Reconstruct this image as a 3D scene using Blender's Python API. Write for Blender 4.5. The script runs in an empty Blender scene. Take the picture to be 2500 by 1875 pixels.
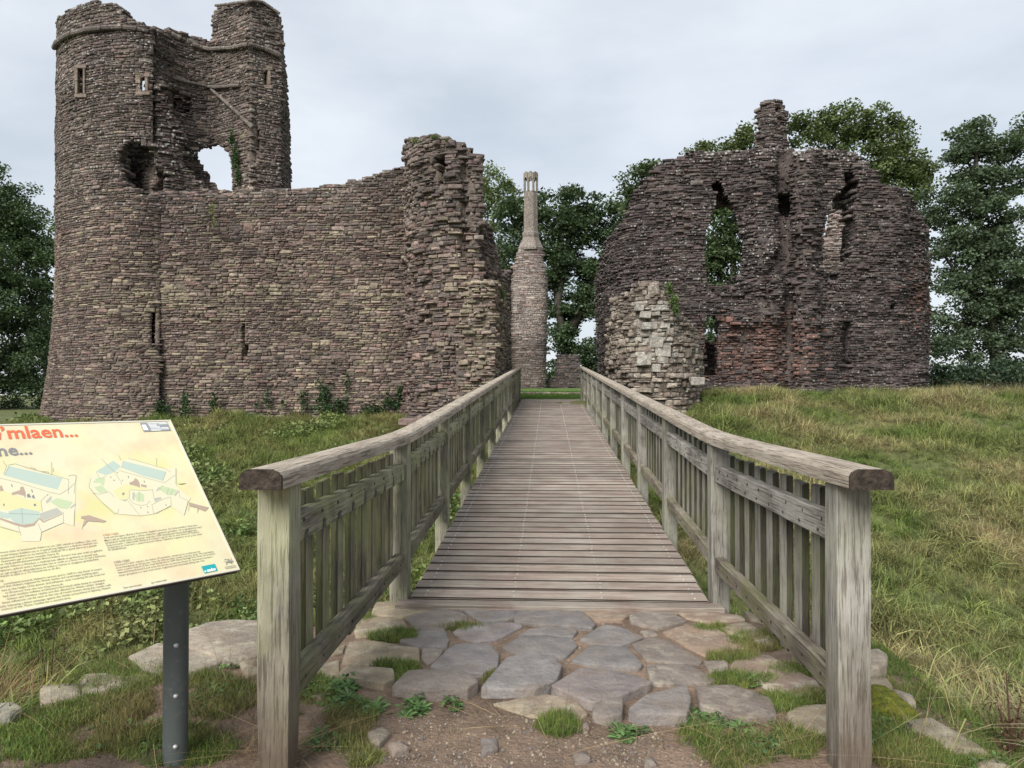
import bpy, bmesh, math, random
import numpy as np
from mathutils import Vector, Matrix, Euler, noise as mnoise

random.seed(7); rng = np.random.default_rng(7)
scene = bpy.context.scene
COL = scene.collection

# ------------------------------------------------------------------ camera
F = 1853.0; W0, H0 = 2500.0, 1875.0; EYE = 1.40
cam = bpy.data.cameras.new('camera'); cam.sensor_width = 36.0; cam.lens = F / W0 * 36.0
cam.clip_start = 0.05; cam.clip_end = 3000
camo = bpy.data.objects.new('camera', cam); COL.objects.link(camo)
camo.location = (0, 0, EYE)
camo.rotation_euler = (math.radians(90 + 0.757), 0, math.atan(90 / F))
scene.camera = camo
CR = Euler(camo.rotation_euler).to_matrix(); CRI = CR.transposed(); CP = Vector((0, 0, EYE))

# ------------------------------------------------------------------ sky, sun, exposure
SUN_EL, SUN_AZ = 40.0, 205.0      # overcast light, brightest behind and left of the viewer
w = bpy.data.worlds.new('World'); scene.world = w; w.use_nodes = True
nt = w.node_tree; N = nt.nodes; L = nt.links; N.clear()
out = N.new('ShaderNodeOutputWorld')
sky = N.new('ShaderNodeTexSky'); sky.sky_type = 'NISHITA'; sky.sun_disc = False
sky.sun_elevation = math.radians(SUN_EL); sky.sun_rotation = math.radians(SUN_AZ)
sky.air_density = 1.0; sky.dust_density = 2.0
b1 = N.new('ShaderNodeBackground'); b1.inputs[1].default_value = 0.05
L.new(sky.outputs[0], b1.inputs[0])
tc = N.new('ShaderNodeTexCoord'); mp = N.new('ShaderNodeMapping'); mp.inputs['Scale'].default_value = (1.0, 1.0, 2.6)
mp.inputs['Rotation'].default_value = (0, 0, 0.9)
nz = N.new('ShaderNodeTexNoise'); nz.inputs['Scale'].default_value = 2.3; nz.inputs['Detail'].default_value = 7; nz.inputs['Roughness'].default_value = 0.52
cr = N.new('ShaderNodeValToRGB')
cr.color_ramp.elements[0].position = 0.32; cr.color_ramp.elements[0].color = (0.56, 0.615, 0.68, 1)
cr.color_ramp.elements[1].position = 0.68; cr.color_ramp.elements[1].color = (0.84, 0.875, 0.915, 1)
L.new(tc.outputs['Generated'], mp.inputs[0]); L.new(mp.outputs[0], nz.inputs['Vector']); L.new(nz.outputs['Fac'], cr.inputs[0])
b2 = N.new('ShaderNodeBackground'); b2.inputs[1].default_value = 0.30; L.new(cr.outputs[0], b2.inputs[0])
mx = N.new('ShaderNodeMixShader'); mx.inputs[0].default_value = 0.86
L.new(b1.outputs[0], mx.inputs[1]); L.new(b2.outputs[0], mx.inputs[2]); L.new(mx.outputs[0], out.inputs[0])

sd = bpy.data.lights.new('sun', 'SUN'); sd.energy = 1.5; sd.angle = math.radians(40); sd.color = (1.0, 0.96, 0.9)
so = bpy.data.objects.new('sun', sd); COL.objects.link(so)
a = math.radians(SUN_AZ)
sdir = Vector((math.sin(a) * math.cos(math.radians(SUN_EL)), math.cos(a) * math.cos(math.radians(SUN_EL)), math.sin(math.radians(SUN_EL))))
so.rotation_euler = sdir.to_track_quat('Z', 'Y').to_euler(); so.location = (-5, -10, 30)

scene.view_settings.view_transform = 'Standard'; scene.view_settings.look = 'None'
scene.view_settings.exposure = 1.93; scene.view_settings.gamma = 1.0
try: scene.view_settings.use_curve_mapping = False
except Exception: pass

# ------------------------------------------------------------------ helpers
def ray(px, py):
    return CR @ Vector(((px - W0 / 2) / F, (H0 / 2 - py) / F, -1.0))
def at(px, py, d):
    """the point at depth y=d that the photograph shows at pixel px,py"""
    r = ray(px, py); return CP + r * (d / r.y)
def on_ground(px, py, z=0.0):
    r = ray(px, py); return CP + r * ((z - EYE) / r.z)
CRIn = np.array(CRI)
def proj(P):
    q = (np.asarray(P) - np.array(CP)) @ CRIn.T
    return q[..., 0] / -q[..., 2] * F + W0 / 2, H0 / 2 - q[..., 1] / -q[..., 2] * F
def inside(poly, x, y):
    poly = np.asarray(poly, float); x = np.asarray(x); y = np.asarray(y)
    r = np.zeros(x.shape, bool); n = len(poly); j = n - 1
    for i in range(n):
        xi, yi = poly[i]; xj, yj = poly[j]
        c = ((yi > y) != (yj > y)) & (x < (xj - xi) * (y - yi) / ((yj - yi) if yj != yi else 1e-9) + xi)
        r ^= c; j = i
    return r
WL = {}
def link(o, parent, wloc):
    COL.objects.link(o); wloc = Vector(wloc); WL[o.name] = wloc
    if parent is not None:
        o.parent = parent; o.location = wloc - WL[parent.name]
    else: o.location = wloc
    return o
def tag(o, label=None, cat=None, group=None, kind=None):
    if label: o['label'] = label
    if cat: o['category'] = cat
    if group: o['group'] = group
    if kind: o['kind'] = kind
    return o
def thing(name, loc, label, cat, group=None):
    o = bpy.data.objects.new(name, None); o.empty_display_size = 0.2
    link(o, None, loc); return tag(o, label, cat, group)
def mk(name, verts, faces, mat, parent=None, org=None, smooth=False, col=None):
    """mesh from world-space vertices"""
    v = np.asarray(verts, float).reshape(-1, 3)
    if org is None: org = WL[parent.name] if parent is not None else Vector(v.mean(0))
    org = Vector(org)
    me = bpy.data.meshes.new(name)
    me.from_pydata((v - np.array(org)).tolist(), [], [tuple(f) for f in faces])
    if mat is not None: me.materials.append(mat)
    if smooth: me.polygons.foreach_set('use_smooth', [True] * len(me.polygons))
    if col is not None: setcol(me, col)
    o = bpy.data.objects.new(name, me)
    return link(o, parent, org)
def setcol(me, col):
    a = me.attributes.new('col', 'FLOAT_COLOR', 'POINT')
    c = np.asarray(col, np.float32)
    if c.ndim == 1: c = np.tile(c, (len(me.vertices), 1))
    a.data.foreach_set('color', c.ravel())
def mk_np(name, V, Fq, mat, parent=None, org=None, col=None, smooth=False):
    """fast: V (n,3), Fq (m,k) all faces of one size"""
    if org is None: org = WL[parent.name] if parent is not None else (0, 0, 0)
    me = bpy.data.meshes.new(name); V = np.asarray(V, np.float32) - np.array(org, np.float32)
    Fq = np.asarray(Fq, np.int32); k = Fq.shape[1]
    me.vertices.add(len(V)); me.vertices.foreach_set('co', V.ravel())
    me.loops.add(Fq.size); me.loops.foreach_set('vertex_index', Fq.ravel())
    me.polygons.add(len(Fq)); me.polygons.foreach_set('loop_start', np.arange(0, Fq.size, k, dtype=np.int32))
    me.polygons.foreach_set('loop_total', np.full(len(Fq), k, np.int32))
    if smooth: me.polygons.foreach_set('use_smooth', np.ones(len(Fq), bool))
    me.update(calc_edges=True); me.validate()
    if mat is not None: me.materials.append(mat)
    if col is not None: setcol(me, col)
    o = bpy.data.objects.new(name, me); return link(o, parent, org)
def box(c, s, jit=0):
    cx, cy, cz = c; sx, sy, sz = [k / 2 for k in s]
    v = [(cx + i * sx, cy + j * sy, cz + k * sz) for k in (-1, 1) for j in (-1, 1) for i in (-1, 1)]
    f = [(0, 2, 3, 1), (4, 5, 7, 6), (0, 1, 5, 4), (2, 6, 7, 3), (0, 4, 6, 2), (1, 3, 7, 5)]
    return v, f
def join(parts):
    V, Fa = [], []
    for v, f in parts:
        o = len(V); V += [tuple(q) for q in v]; Fa += [tuple(i + o for i in q) for q in f]
    return V, Fa
def bevel(o, wdt=0.006, seg=2):
    bm = bmesh.new(); bm.from_mesh(o.data)
    bmesh.ops.bevel(bm, geom=bm.edges[:], offset=wdt, segments=seg, affect='EDGES', profile=0.6)
    bm.to_mesh(o.data); bm.free(); return o
def tube(pts, rad, n=6, cap=True):
    pts = [Vector(p) for p in pts]; V, Fa = [], []
    for i, p in enumerate(pts):
        d = (pts[min(i + 1, len(pts) - 1)] - pts[max(i - 1, 0)])
        if d.length < 1e-9: d = Vector((0, 0, 1))
        d.normalize()
        s = d.cross(Vector((0, 0, 1)) if abs(d.z) < 0.9 else Vector((1, 0, 0))).normalized(); t = s.cross(d)
        r = rad[i] if hasattr(rad, '__len__') else rad
        for k in range(n):
            q = 2 * math.pi * k / n; V.append(p + s * (r * math.cos(q)) + t * (r * math.sin(q)))
    for i in range(len(pts) - 1):
        for k in range(n):
            a0 = i * n + k; b0 = i * n + (k + 1) % n; Fa.append((a0, b0, b0 + n, a0 + n))
    if cap: Fa.append(tuple(range(n - 1, -1, -1))); Fa.append(tuple(len(V) - n + k for k in range(n)))
    return V, Fa
def fbm(x, y, z=0.0, o=4): return mnoise.fractal(Vector((x, y, z)), 1.0, 2.0, o)

# ------------------------------------------------------------------ materials
def mat(name):
    m = bpy.data.materials.new(name); m.use_nodes = True; nt = m.node_tree
    bs = nt.nodes['Principled BSDF']; bs.inputs['Specular IOR Level'].default_value = 0.25
    bs.inputs['Roughness'].default_value = 0.85
    return m, nt, bs
def nd(nt, t, **kw):
    n = nt.nodes.new(t)
    for k, v in kw.items():
        if k.startswith('i_'):
            key = k[2:].replace('_', ' ')
            n.inputs[int(key) if key.isdigit() else key].default_value = v
        else: setattr(n, k, v)
    return n
def pos(nt, scale=(1, 1, 1)):
    g = nd(nt, 'ShaderNodeNewGeometry'); m = nd(nt, 'ShaderNodeMapping'); m.inputs['Scale'].default_value = scale
    nt.links.new(g.outputs['Position'], m.inputs[0]); return m.outputs[0]
def noi(nt, vec, scale, detail=4, rough=0.55, lo=0.3, hi=0.7):
    n = nd(nt, 'ShaderNodeTexNoise', i_Scale=scale, i_Detail=detail, i_Roughness=rough)
    nt.links.new(vec, n.inputs['Vector'])
    r = nd(nt, 'ShaderNodeMapRange', i_1=lo, i_2=hi); nt.links.new(n.outputs['Fac'], r.inputs[0]); return r.outputs[0]
def mixc(nt, fac, a, b, mode='MIX'):
    m = nd(nt, 'ShaderNodeMix', data_type='RGBA', blend_type=mode)
    for s, v in ((m.inputs[0], fac), (m.inputs[6], a), (m.inputs[7], b)):
        if hasattr(v, 'default_value') or hasattr(v, 'is_output'): nt.links.new(v, s)
        else: s.default_value = v if not isinstance(v, tuple) or len(v) == 4 else (*v, 1)
    return m.outputs[2]
def math_(nt, op, a, b=None):
    m = nd(nt, 'ShaderNodeMath', operation=op)
    for s, v in ((m.inputs[0], a), (m.inputs[1], b)):
        if v is None: continue
        if hasattr(v, 'is_output'): nt.links.new(v, s)
        else: s.default_value = v
    return m.outputs[0]
def bump(nt, bs, h, strength=0.5, dist=0.02):
    b = nd(nt, 'ShaderNodeBump', i_Strength=strength, i_Distance=dist)
    nt.links.new(h, b.inputs['Height']); nt.links.new(b.outputs[0], bs.inputs['Normal'])
def attr(nt, name, typ='GEOMETRY'):
    return nd(nt, 'ShaderNodeAttribute', attribute_name=name, attribute_type=typ)

def stone_mat(name, fine=1.0):
    m, nt, bs = mat(name)
    at_ = attr(nt, 'col'); p = pos(nt)
    c = mixc(nt, noi(nt, p, 9 * fine, 5), (0.62, 0.6, 0.6), (1.32, 1.3, 1.28)); c = mixc(nt, 1.0, c, mixc(nt, noi(nt, pos(nt, (1, 1, .6)), 0.55, 5, 0.6, 0.3, 0.7), (0.68, 0.66, 0.68), (1.2, 1.2, 1.16)), 'MULTIPLY')
    c = mixc(nt, 1.0, at_.outputs['Color'], c, 'MULTIPLY')
    c = mixc(nt, noi(nt, p, 46 * fine, 3, 0.6, 0.3, 0.75), mixc(nt, 1.0, c, (0.6, 0.58, 0.57), 'MULTIPLY'), c)
    # pale lichen blotches, more of them where the stone's own value says so
    v = nd(nt, 'ShaderNodeTexVoronoi', i_Scale=9.0 * fine); nt.links.new(p, v.inputs['Vector'])
    n2 = noi(nt, p, 14 * fine, 5, 0.65, 0.35, 0.7)
    thr = math_(nt, 'MULTIPLY', at_.outputs['Alpha'], 0.57)
    s = math_(nt, 'SUBTRACT', math_(nt, 'ADD', thr, math_(nt, 'MULTIPLY', n2, 0.3)), math_(nt, 'ADD', v.outputs['Distance'], 0.17))
    rr = nd(nt, 'ShaderNodeMapRange', i_1=0.0, i_2=0.08); nt.links.new(s, rr.inputs[0])
    lc = mixc(nt, noi(nt, p, 3, 2), (0.30, 0.305, 0.275), (0.44, 0.44, 0.41))
    c = mixc(nt, math_(nt, 'MULTIPLY', rr.outputs[0], 0.85), c, lc)
    nt.links.new(c, bs.inputs['Base Color'])
    bump(nt, bs, noi(nt, p, 30 * fine, 6, 0.65, 0.2, 0.8), 0.7, 0.03)
    return m
M_STONE = stone_mat('castle_stone')
def core_mat():
    m, nt, bs = mat('mortar_core'); p = pos(nt)
    at_ = attr(nt, 'col')
    c = mixc(nt, noi(nt, p, 8, 5), (0.5, 0.5, 0.5), (1.25, 1.25, 1.2))
    c = mixc(nt, 1.0, at_.outputs['Color'], c, 'MULTIPLY')
    nt.links.new(c, bs.inputs['Base Color']); bump(nt, bs, noi(nt, p, 18, 6, 0.7, 0.2, 0.8), 1.0, 0.06)
    return m
M_CORE = core_mat()

def wood_mat(name, scale, base, dark, pale, green=None, ga=0.0, foot=False):
    """scale: small along the grain axis"""
    m, nt, bs = mat(name); p = pos(nt, scale); pw = pos(nt)
    g1 = noi(nt, p, 30, 7, 0.7, 0.32, 0.7); g2 = noi(nt, p, 110, 4, 0.65, 0.35, 0.65)
    c = mixc(nt, g1, (*dark, 1), (*base, 1))
    c = mixc(nt, noi(nt, pw, 2.6, 4, 0.6, 0.42, 0.7), c, mixc(nt, g2, (*base, 1), (*pale, 1)))
    c = mixc(nt, math_(nt, 'MULTIPLY', g2, 0.45), c, mixc(nt, 1.0, c, (0.55, 0.52, 0.48, 1), 'MULTIPLY'))
    g3 = noi(nt, pos(nt, tuple(v if v == 1 else v * 0.35 for v in scale)), 130, 3, 0.6, 0.54, 0.62)
    c = mixc(nt, math_(nt, 'MULTIPLY', g3, 0.75), c, mixc(nt, 1.0, c, (0.32, 0.29, 0.26, 1), 'MULTIPLY'))
    g1 = math_(nt, 'SUBTRACT', g1, math_(nt, 'MULTIPLY', g3, 0.8))
    oi = nd(nt, 'ShaderNodeObjectInfo')
    rv = nd(nt, 'ShaderNodeMapRange', i_3=0.78, i_4=1.14); nt.links.new(oi.outputs['Random'], rv.inputs[0])
    vm = nd(nt, 'ShaderNodeVectorMath', operation='SCALE'); nt.links.new(c, vm.inputs[0]); nt.links.new(rv.outputs[0], vm.inputs['Scale']); c = vm.outputs[0]
    if green:
        c = mixc(nt, math_(nt, 'MULTIPLY', noi(nt, pw, 3.2, 5, 0.6, 0.4, 0.62), ga), c, (*green, 1))
    if foot:   # soil splash and rot near the ground
        s = nd(nt, 'ShaderNodeSeparateXYZ'); nt.links.new(pw, s.inputs[0])
        mr = nd(nt, 'ShaderNodeMapRange', i_1=0.62, i_2=0.08); nt.links.new(s.outputs[2], mr.inputs[0])
        yy = nd(nt, 'ShaderNodeMapRange', i_1=3.6, i_2=3.4); nt.links.new(s.outputs[1], yy.inputs[0])
        ft = math_(nt, 'MULTIPLY', math_(nt, 'MULTIPLY', mr.outputs[0], yy.outputs[0]), noi(nt, pos(nt, (1, 1, .25)), 9, 4, 0.6, 0.15, 0.5))
        c = mixc(nt, math_(nt, 'MULTIPLY', ft, 0.85), c, (0.085, 0.06, 0.042, 1))
    nt.links.new(c, bs.inputs['Base Color']); bs.inputs['Roughness'].default_value = 0.8
    bump(nt, bs, math_(nt, 'ADD', g1, math_(nt, 'MULTIPLY', g2, 0.5)), 0.55, 0.006)
    return m
GREY, DARK, PALE = (0.33, 0.32, 0.285), (0.12, 0.11, 0.095), (0.43, 0.42, 0.38)
M_POST_G = wood_mat('oak_post_algae', (1, 1, 0.13), (0.31, 0.295, 0.235), DARK, (0.43, 0.415, 0.335), (0.32, 0.34, 0.15), 0.33, True)
M_POST = wood_mat('oak_post_grey', (1, 1, 0.13), GREY, DARK, PALE, (0.30, 0.31, 0.2), 0.25, True)
M_SLAT_G = wood_mat('oak_slat_algae', (1, 1, 0.13), (0.30, 0.27, 0.2), (0.07, 0.06, 0.045), (0.46, 0.44, 0.33), (0.24, 0.26, 0.10), 0.45)
M_SLAT = wood_mat('oak_slat_grey', (1, 1, 0.13), (0.33, 0.31, 0.27), (0.10, 0.09, 0.075), PALE, (0.2, 0.22, 0.1), 0.3)
M_RAIL_G = wood_mat('oak_rail_algae', (1, 0.07, 1), (0.34, 0.32, 0.24), (0.08, 0.07, 0.055), (0.5, 0.48, 0.37), (0.36, 0.38, 0.17), 0.45)
M_RAIL = wood_mat('oak_rail_grey', (1, 0.07, 1), (0.36, 0.34, 0.3), (0.09, 0.08, 0.07), (0.5, 0.48, 0.44))
M_LOW = wood_mat('oak_rail_low', (1, 0.07, 1), (0.22, 0.19, 0.15), (0.06, 0.05, 0.04), (0.36, 0.33, 0.27), (0.16, 0.17, 0.07), 0.4)
M_CAP = wood_mat('oak_cap', (1, 0.09, 1), (0.52, 0.45, 0.37), (0.31, 0.265, 0.21), (0.62, 0.56, 0.47))
M_PLANK = wood_mat('deck_plank', (0.05, 1, 1), (0.37, 0.295, 0.255), (0.22, 0.168, 0.14), (0.45, 0.40, 0.35), (0.28, 0.31, 0.25), 0.25)
m, nt_, bs = mat('end_grain'); M_END = m
c = mixc(nt_, noi(nt_, pos(nt_), 40, 5), (0.014, 0.011, 0.009), (0.06, 0.046, 0.034)); nt_.links.new(c, bs.inputs['Base Color'])
bump(nt_, bs, noi(nt_, pos(nt_), 60, 4), 0.7, 0.006)
def flat(name, c, rough=0.8, metal=0.0, spec=0.25):
    m, nt, bs = mat(name); bs.inputs['Base Color'].default_value = (*c, 1); bs.inputs['Roughness'].default_value = rough
    bs.inputs['Metallic'].default_value = metal; bs.inputs['Specular IOR Level'].default_value = spec; return m
M_SCREW = flat('steel_screw', (0.62, 0.62, 0.6), 0.45, 0.6)
M_PLEDGE = flat('plank_edge_dark', (0.03, 0.025, 0.02), .95)  # near-black colour for the long sides and underside of each plank
M_STAIN = flat('damp_stain', (0.085, 0.08, 0.065), .9)
M_BOLT = flat('dark_bolt', (0.045, 0.04, 0.035), 0.6, 0.5)

# ------------------------------------------------------------------ terrain
def sst(a, b, x):
    t = min(1, max(0, (x - a) / (b - a))); return t * t * (3 - 2 * t)
def plat_at(x, y, e=0.0): return -2.36 - e < x < 1.84 + e and y < (4.95 if -1.08 - e < x < 1.22 + e else 4.74 - max(0.0, -1.62 - x) * 1.1) + e
def HT(x, y, rough=True):
    plat = plat_at(x, y)
    k = sst(-1.6, 1.6, x)
    top = 0.62 * (1 - k) + 1.34 * k; yt = 22.0 * (1 - k) + 24.0 * k
    if x < -9: top -= 0.15 * sst(-9, -14, x)
    if x > 17: top += 0.0
    if plat: z = 0.0
    else:
        yb = 2.55 if x < 0 else 2.5
        near = -2.7 * sst(yb, 8.6, y)
        if x > 1.84: near = -2.7 * sst(1.9, 7.5, y * 0.75 + (x - 1.84) * 0.55)
        if x < -2.36: near = -2.7 * sst(2.3, 8.2, y * 0.9 + 0.25 * min(2.5, -2.36 - x))
        t = min(1, max(0, (y - 9.0) / (yt - 9.0)))
        far = (top + 2.7) * (t * 0.75 + 0.25 * math.sin(t * math.pi / 2))
        z = near + far
        if abs(x) < 3 and y > 23: z = max(z, min(1.0, 0.55 + (y - 23) * 0.3))
        if y > 24.0:
            cw = sst(5.0, 2.0, abs(x - 0.3)); z = z * (1 - cw) + cw * (1.12 + (min(y, 60) - 24.6) * 0.030)
            z += (1 - cw) * 0.012 * min(y - 24, 20)
    if rough:
        am = 0.012 if plat else (0.20 if 5 < y < 24 else 0.04)
        z += am * fbm(x * 0.9, y * 0.9) + (0 if plat else am * 0.5 * fbm(x * 2.6, y * 2.6, 3))
        if plat: z += 0.006 * fbm(x * 4, y * 4, 5) + 0.005 * fbm(x * 15, y * 15, 2)
    return z
def axis(segs):
    r = []
    for a0, b0, s in segs:
        n = max(1, int(round((b0 - a0) / s))); r += [a0 + (b0 - a0) * i / n for i in range(n)]
    return r + [segs[-1][1]]
xs = axis([(-400, -60, 40), (-60, -24, 3), (-24, -3.2, 0.35), (-3.2, -2.42, 0.1), (-2.42, -2.36, 0.03), (-2.36, -1.1, 0.055), (-1.1, -1.06, 0.02), (-1.06, 1.2, 0.055), (1.2, 1.24, 0.02), (1.24, 1.82, 0.055), (1.82, 1.9, 0.03), (1.9, 3.2, 0.1), (3.2, 24, 0.35), (24, 60, 3), (60, 400, 40)])
ys = axis([(-60, -4, 6), (-4, 1.2, 0.4), (1.2, 4.7, 0.055), (4.7, 4.78, 0.03), (4.78, 4.93, 0.05), (4.93, 5.0, 0.03), (5.0, 26, 0.3), (26, 60, 0.8), (60, 120, 6), (120, 600, 40)])
V = []; C = []
for y in ys:
    for x in xs:
        V.append((x, y, HT(x, y)))
        plat = plat_at(x, y, 0.02)
        if plat: c = np.array((0.205, 0.150, 0.112)) * (0.9 + 0.35 * fbm(x * 1.3, y * 1.3))
        elif y > 24.5 and abs(x) < 4.5: c = np.array((0.085, 0.15, 0.035))
        else: c = np.array((0.10, 0.115, 0.045))
        V_ = max(0.02, 1); C.append((*np.clip(c, 0.02, 1), 1))
nx = len(xs); Fq = [(j * nx + i, j * nx + i + 1, (j + 1) * nx + i + 1, (j + 1) * nx + i) for j in range(len(ys) - 1) for i in range(nx - 1)]
m, nt_, bs = mat('ground_soil'); M_GROUND = m; p = pos(nt_); a_ = attr(nt_, 'col')
c = mixc(nt_, noi(nt_, p, 5, 7, 0.65), (0.55, 0.55, 0.55), (1.35, 1.3, 1.25)); c = mixc(nt_, 1.0, a_.outputs['Color'], c, 'MULTIPLY')
v_ = nd(nt_, 'ShaderNodeTexVoronoi', i_Scale=55.0); nt_.links.new(p, v_.inputs['Vector'])
c = mixc(nt_, math_(nt_, 'MULTIPLY', noi(nt_, p, 90, 3, 0.6, 0.55, 0.72), 0.6), c, mixc(nt_, 1.0, c, (1.7, 1.7, 1.7, 1), 'MULTIPLY'))
nt_.links.new(c, bs.inputs['Base Color'])
bump(nt_, bs, math_(nt_, 'ADD', noi(nt_, p, 40, 6, 0.7), math_(nt_, 'MULTIPLY', v_.outputs['Distance'], -0.8)), 0.8, 0.012)
tag(mk_np('ground', V, Fq, M_GROUND, col=C, smooth=True), 'brown earth bank and grassy ditch round the castle', kind='structure')

# ------------------------------------------------------------------ masonry
RING = np.array([(-1, -1), (0, -1), (1, -1), (1, 0), (1, 1), (0, 1), (-1, 1), (-1, 0)], float)
SF4, SF3 = [], []
for l in range(2):
    for k in range(8): SF4.append((l * 8 + k, l * 8 + (k + 1) % 8, l * 8 + 8 + (k + 1) % 8, l * 8 + 8 + k))
for k in range(8): SF3.append((16 + k, 16 + (k + 1) % 8, 24, 24))
SFACE = np.array(SF4 + SF3)
SFL = [tuple(f) for f in SF4] + [tuple(f[:3]) for f in SF3]
class Masonry:
    def __init__(self, th): self.th = th; self.st = []; self.cv = []; self.cf = []; self.cc = []
    def stone(self, P, T, Nn, w_, h_, back, p_, col, sc=1.0):
        self.st.append((*P, *T, *Nn, w_, h_, back, p_, *col, sc))
    def finish(self, limit=300):
        S = np.array(self.st); n = len(S)
        P, T, Nn = S[:, 0:3], S[:, 3:6], S[:, 6:9]; w_, h_, bk, pr = S[:, 9], S[:, 10], S[:, 11], S[:, 12]
        col = S[:, 13:17]; U = np.cross(T, Nn); U *= np.sign(U[:, 2:3] + 1e-9)
        flip = np.sign(np.einsum('ij,ij->i', np.cross(T, U), Nn))
        T = T * flip[:, None]
        g = rng
        loc = np.zeros((n, 25, 3))
        for l, (sx, sy) in enumerate(((1, 1), (1, 1), (0.80, 0.66))):
            r = RING * np.array((sx, sy))
            corner = (np.abs(RING).sum(1) == 2)[None, :, None]
            jit = g.uniform(-1, 1, (n, 8, 2)) * np.array((0.05, 0.12)) if l else np.zeros((n, 8, 2))
            a = (r[None] * np.where(corner, 0.95, 1.0) + jit)
            loc[:, l * 8:l * 8 + 8, 0] = a[:, :, 0] * (w_ / 2)[:, None]
            loc[:, l * 8:l * 8 + 8, 1] = a[:, :, 1] * (h_ / 2)[:, None]
            if l == 0: loc[:, 0:8, 2] = -bk[:, None]
            if l == 1: loc[:, 8:16, 2] = (pr - 0.022)[:, None] + g.uniform(-0.012, 0.008, (n, 8))
            if l == 2: loc[:, 16:24, 2] = pr[:, None] + g.uniform(-0.012, 0.012, (n, 8))
        loc[:, 24, 2] = pr + g.uniform(-0.008, 0.02, n)
        loc[:, 24, 0] = g.uniform(-.3, .3, n) * w_ / 2
        X = P[:, None] + loc[:, :, 0:1] * T[:, None] + loc[:, :, 1:2] * U[:, None] + loc[:, :, 2:3] * Nn[:, None]
        px, py = proj(P)
        dist = np.linalg.norm(P - np.array(CP), axis=1)
        facing = np.clip(-np.einsum('ij,ij->i', Nn, (P - np.array(CP)) / dist[:, None]), 0, 1)
        vis = (px > 0) & (px < W0) & (py > 0) & (py < 1000) & (facing > 0.12)
        size = w_ * h_ / dist ** 2 * facing * vis * S[:, 17]
        order = np.argsort(-size); big = order[:min(limit, n)]; rest = order[min(limit, n):]
        for i in big:
            o = mk('stone', X[i], SFL, M_STONE, self.th, org=P[i], col=col[i])
        if len(rest):
            V = X[rest].reshape(-1, 3); k = len(rest); base = (np.arange(k) * 25)[:, None, None]
            q = np.array(SF4)[None] + base; t = np.array([f[:3] for f in SF3])[None] + base
            me = bpy.data.meshes.new('stone_facing'); org = np.array(WL[self.th.name])
            q = q.reshape(-1, 4); t = t.reshape(-1, 3)
            me.vertices.add(len(V)); me.vertices.foreach_set('co', (V - org).astype(np.float32).ravel())
            lv = np.concatenate([q.ravel(), t.ravel()]).astype(np.int32)
            me.loops.add(len(lv)); me.loops.foreach_set('vertex_index', lv)
            ls = np.concatenate([np.arange(len(q)) * 4, len(q) * 4 + np.arange(len(t)) * 3]).astype(np.int32)
            lt = np.concatenate([np.full(len(q), 4), np.full(len(t), 3)]).astype(np.int32)
            me.polygons.add(len(ls)); me.polygons.foreach_set('loop_start', ls); me.polygons.foreach_set('loop_total', lt)
            me.update(calc_edges=True); me.materials.append(M_STONE); setcol(me, np.repeat(col[rest], 25, 0))
            o = bpy.data.objects.new('stone_facing', me); link(o, self.th, org); o['kind'] = 'stuff'
        if self.cv:
            o = mk_np('rubble_core', np.array(self.cv), np.array(self.cf), M_CORE, self.th, col=np.array(self.cc))
            o['kind'] = 'stuff'
        return n

def resample(pts, step):
    pts = [np.array(p, float) for p in pts]
    # Catmull-Rom through the plan points
    out_ = []
    for i in range(len(pts) - 1):
        p0 = pts[max(i - 1, 0)]; p1 = pts[i]; p2 = pts[i + 1]; p3 = pts[min(i + 2, len(pts) - 1)]
        n = max(2, int(np.linalg.norm(p2 - p1) / step))
        for k in range(n):
            t = k / n
            out_.append(0.5 * ((2 * p1) + (-p0 + p2) * t + (2 * p0 - 5 * p1 + 4 * p2 - p3) * t * t + (-p0 + 3 * p1 - 3 * p2 + p3) * t ** 3))
    out_.append(pts[-1]); out_ = np.array(out_)
    s = np.concatenate([[0], np.cumsum(np.linalg.norm(np.diff(out_, axis=0), axis=1))])
    return out_, s

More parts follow.
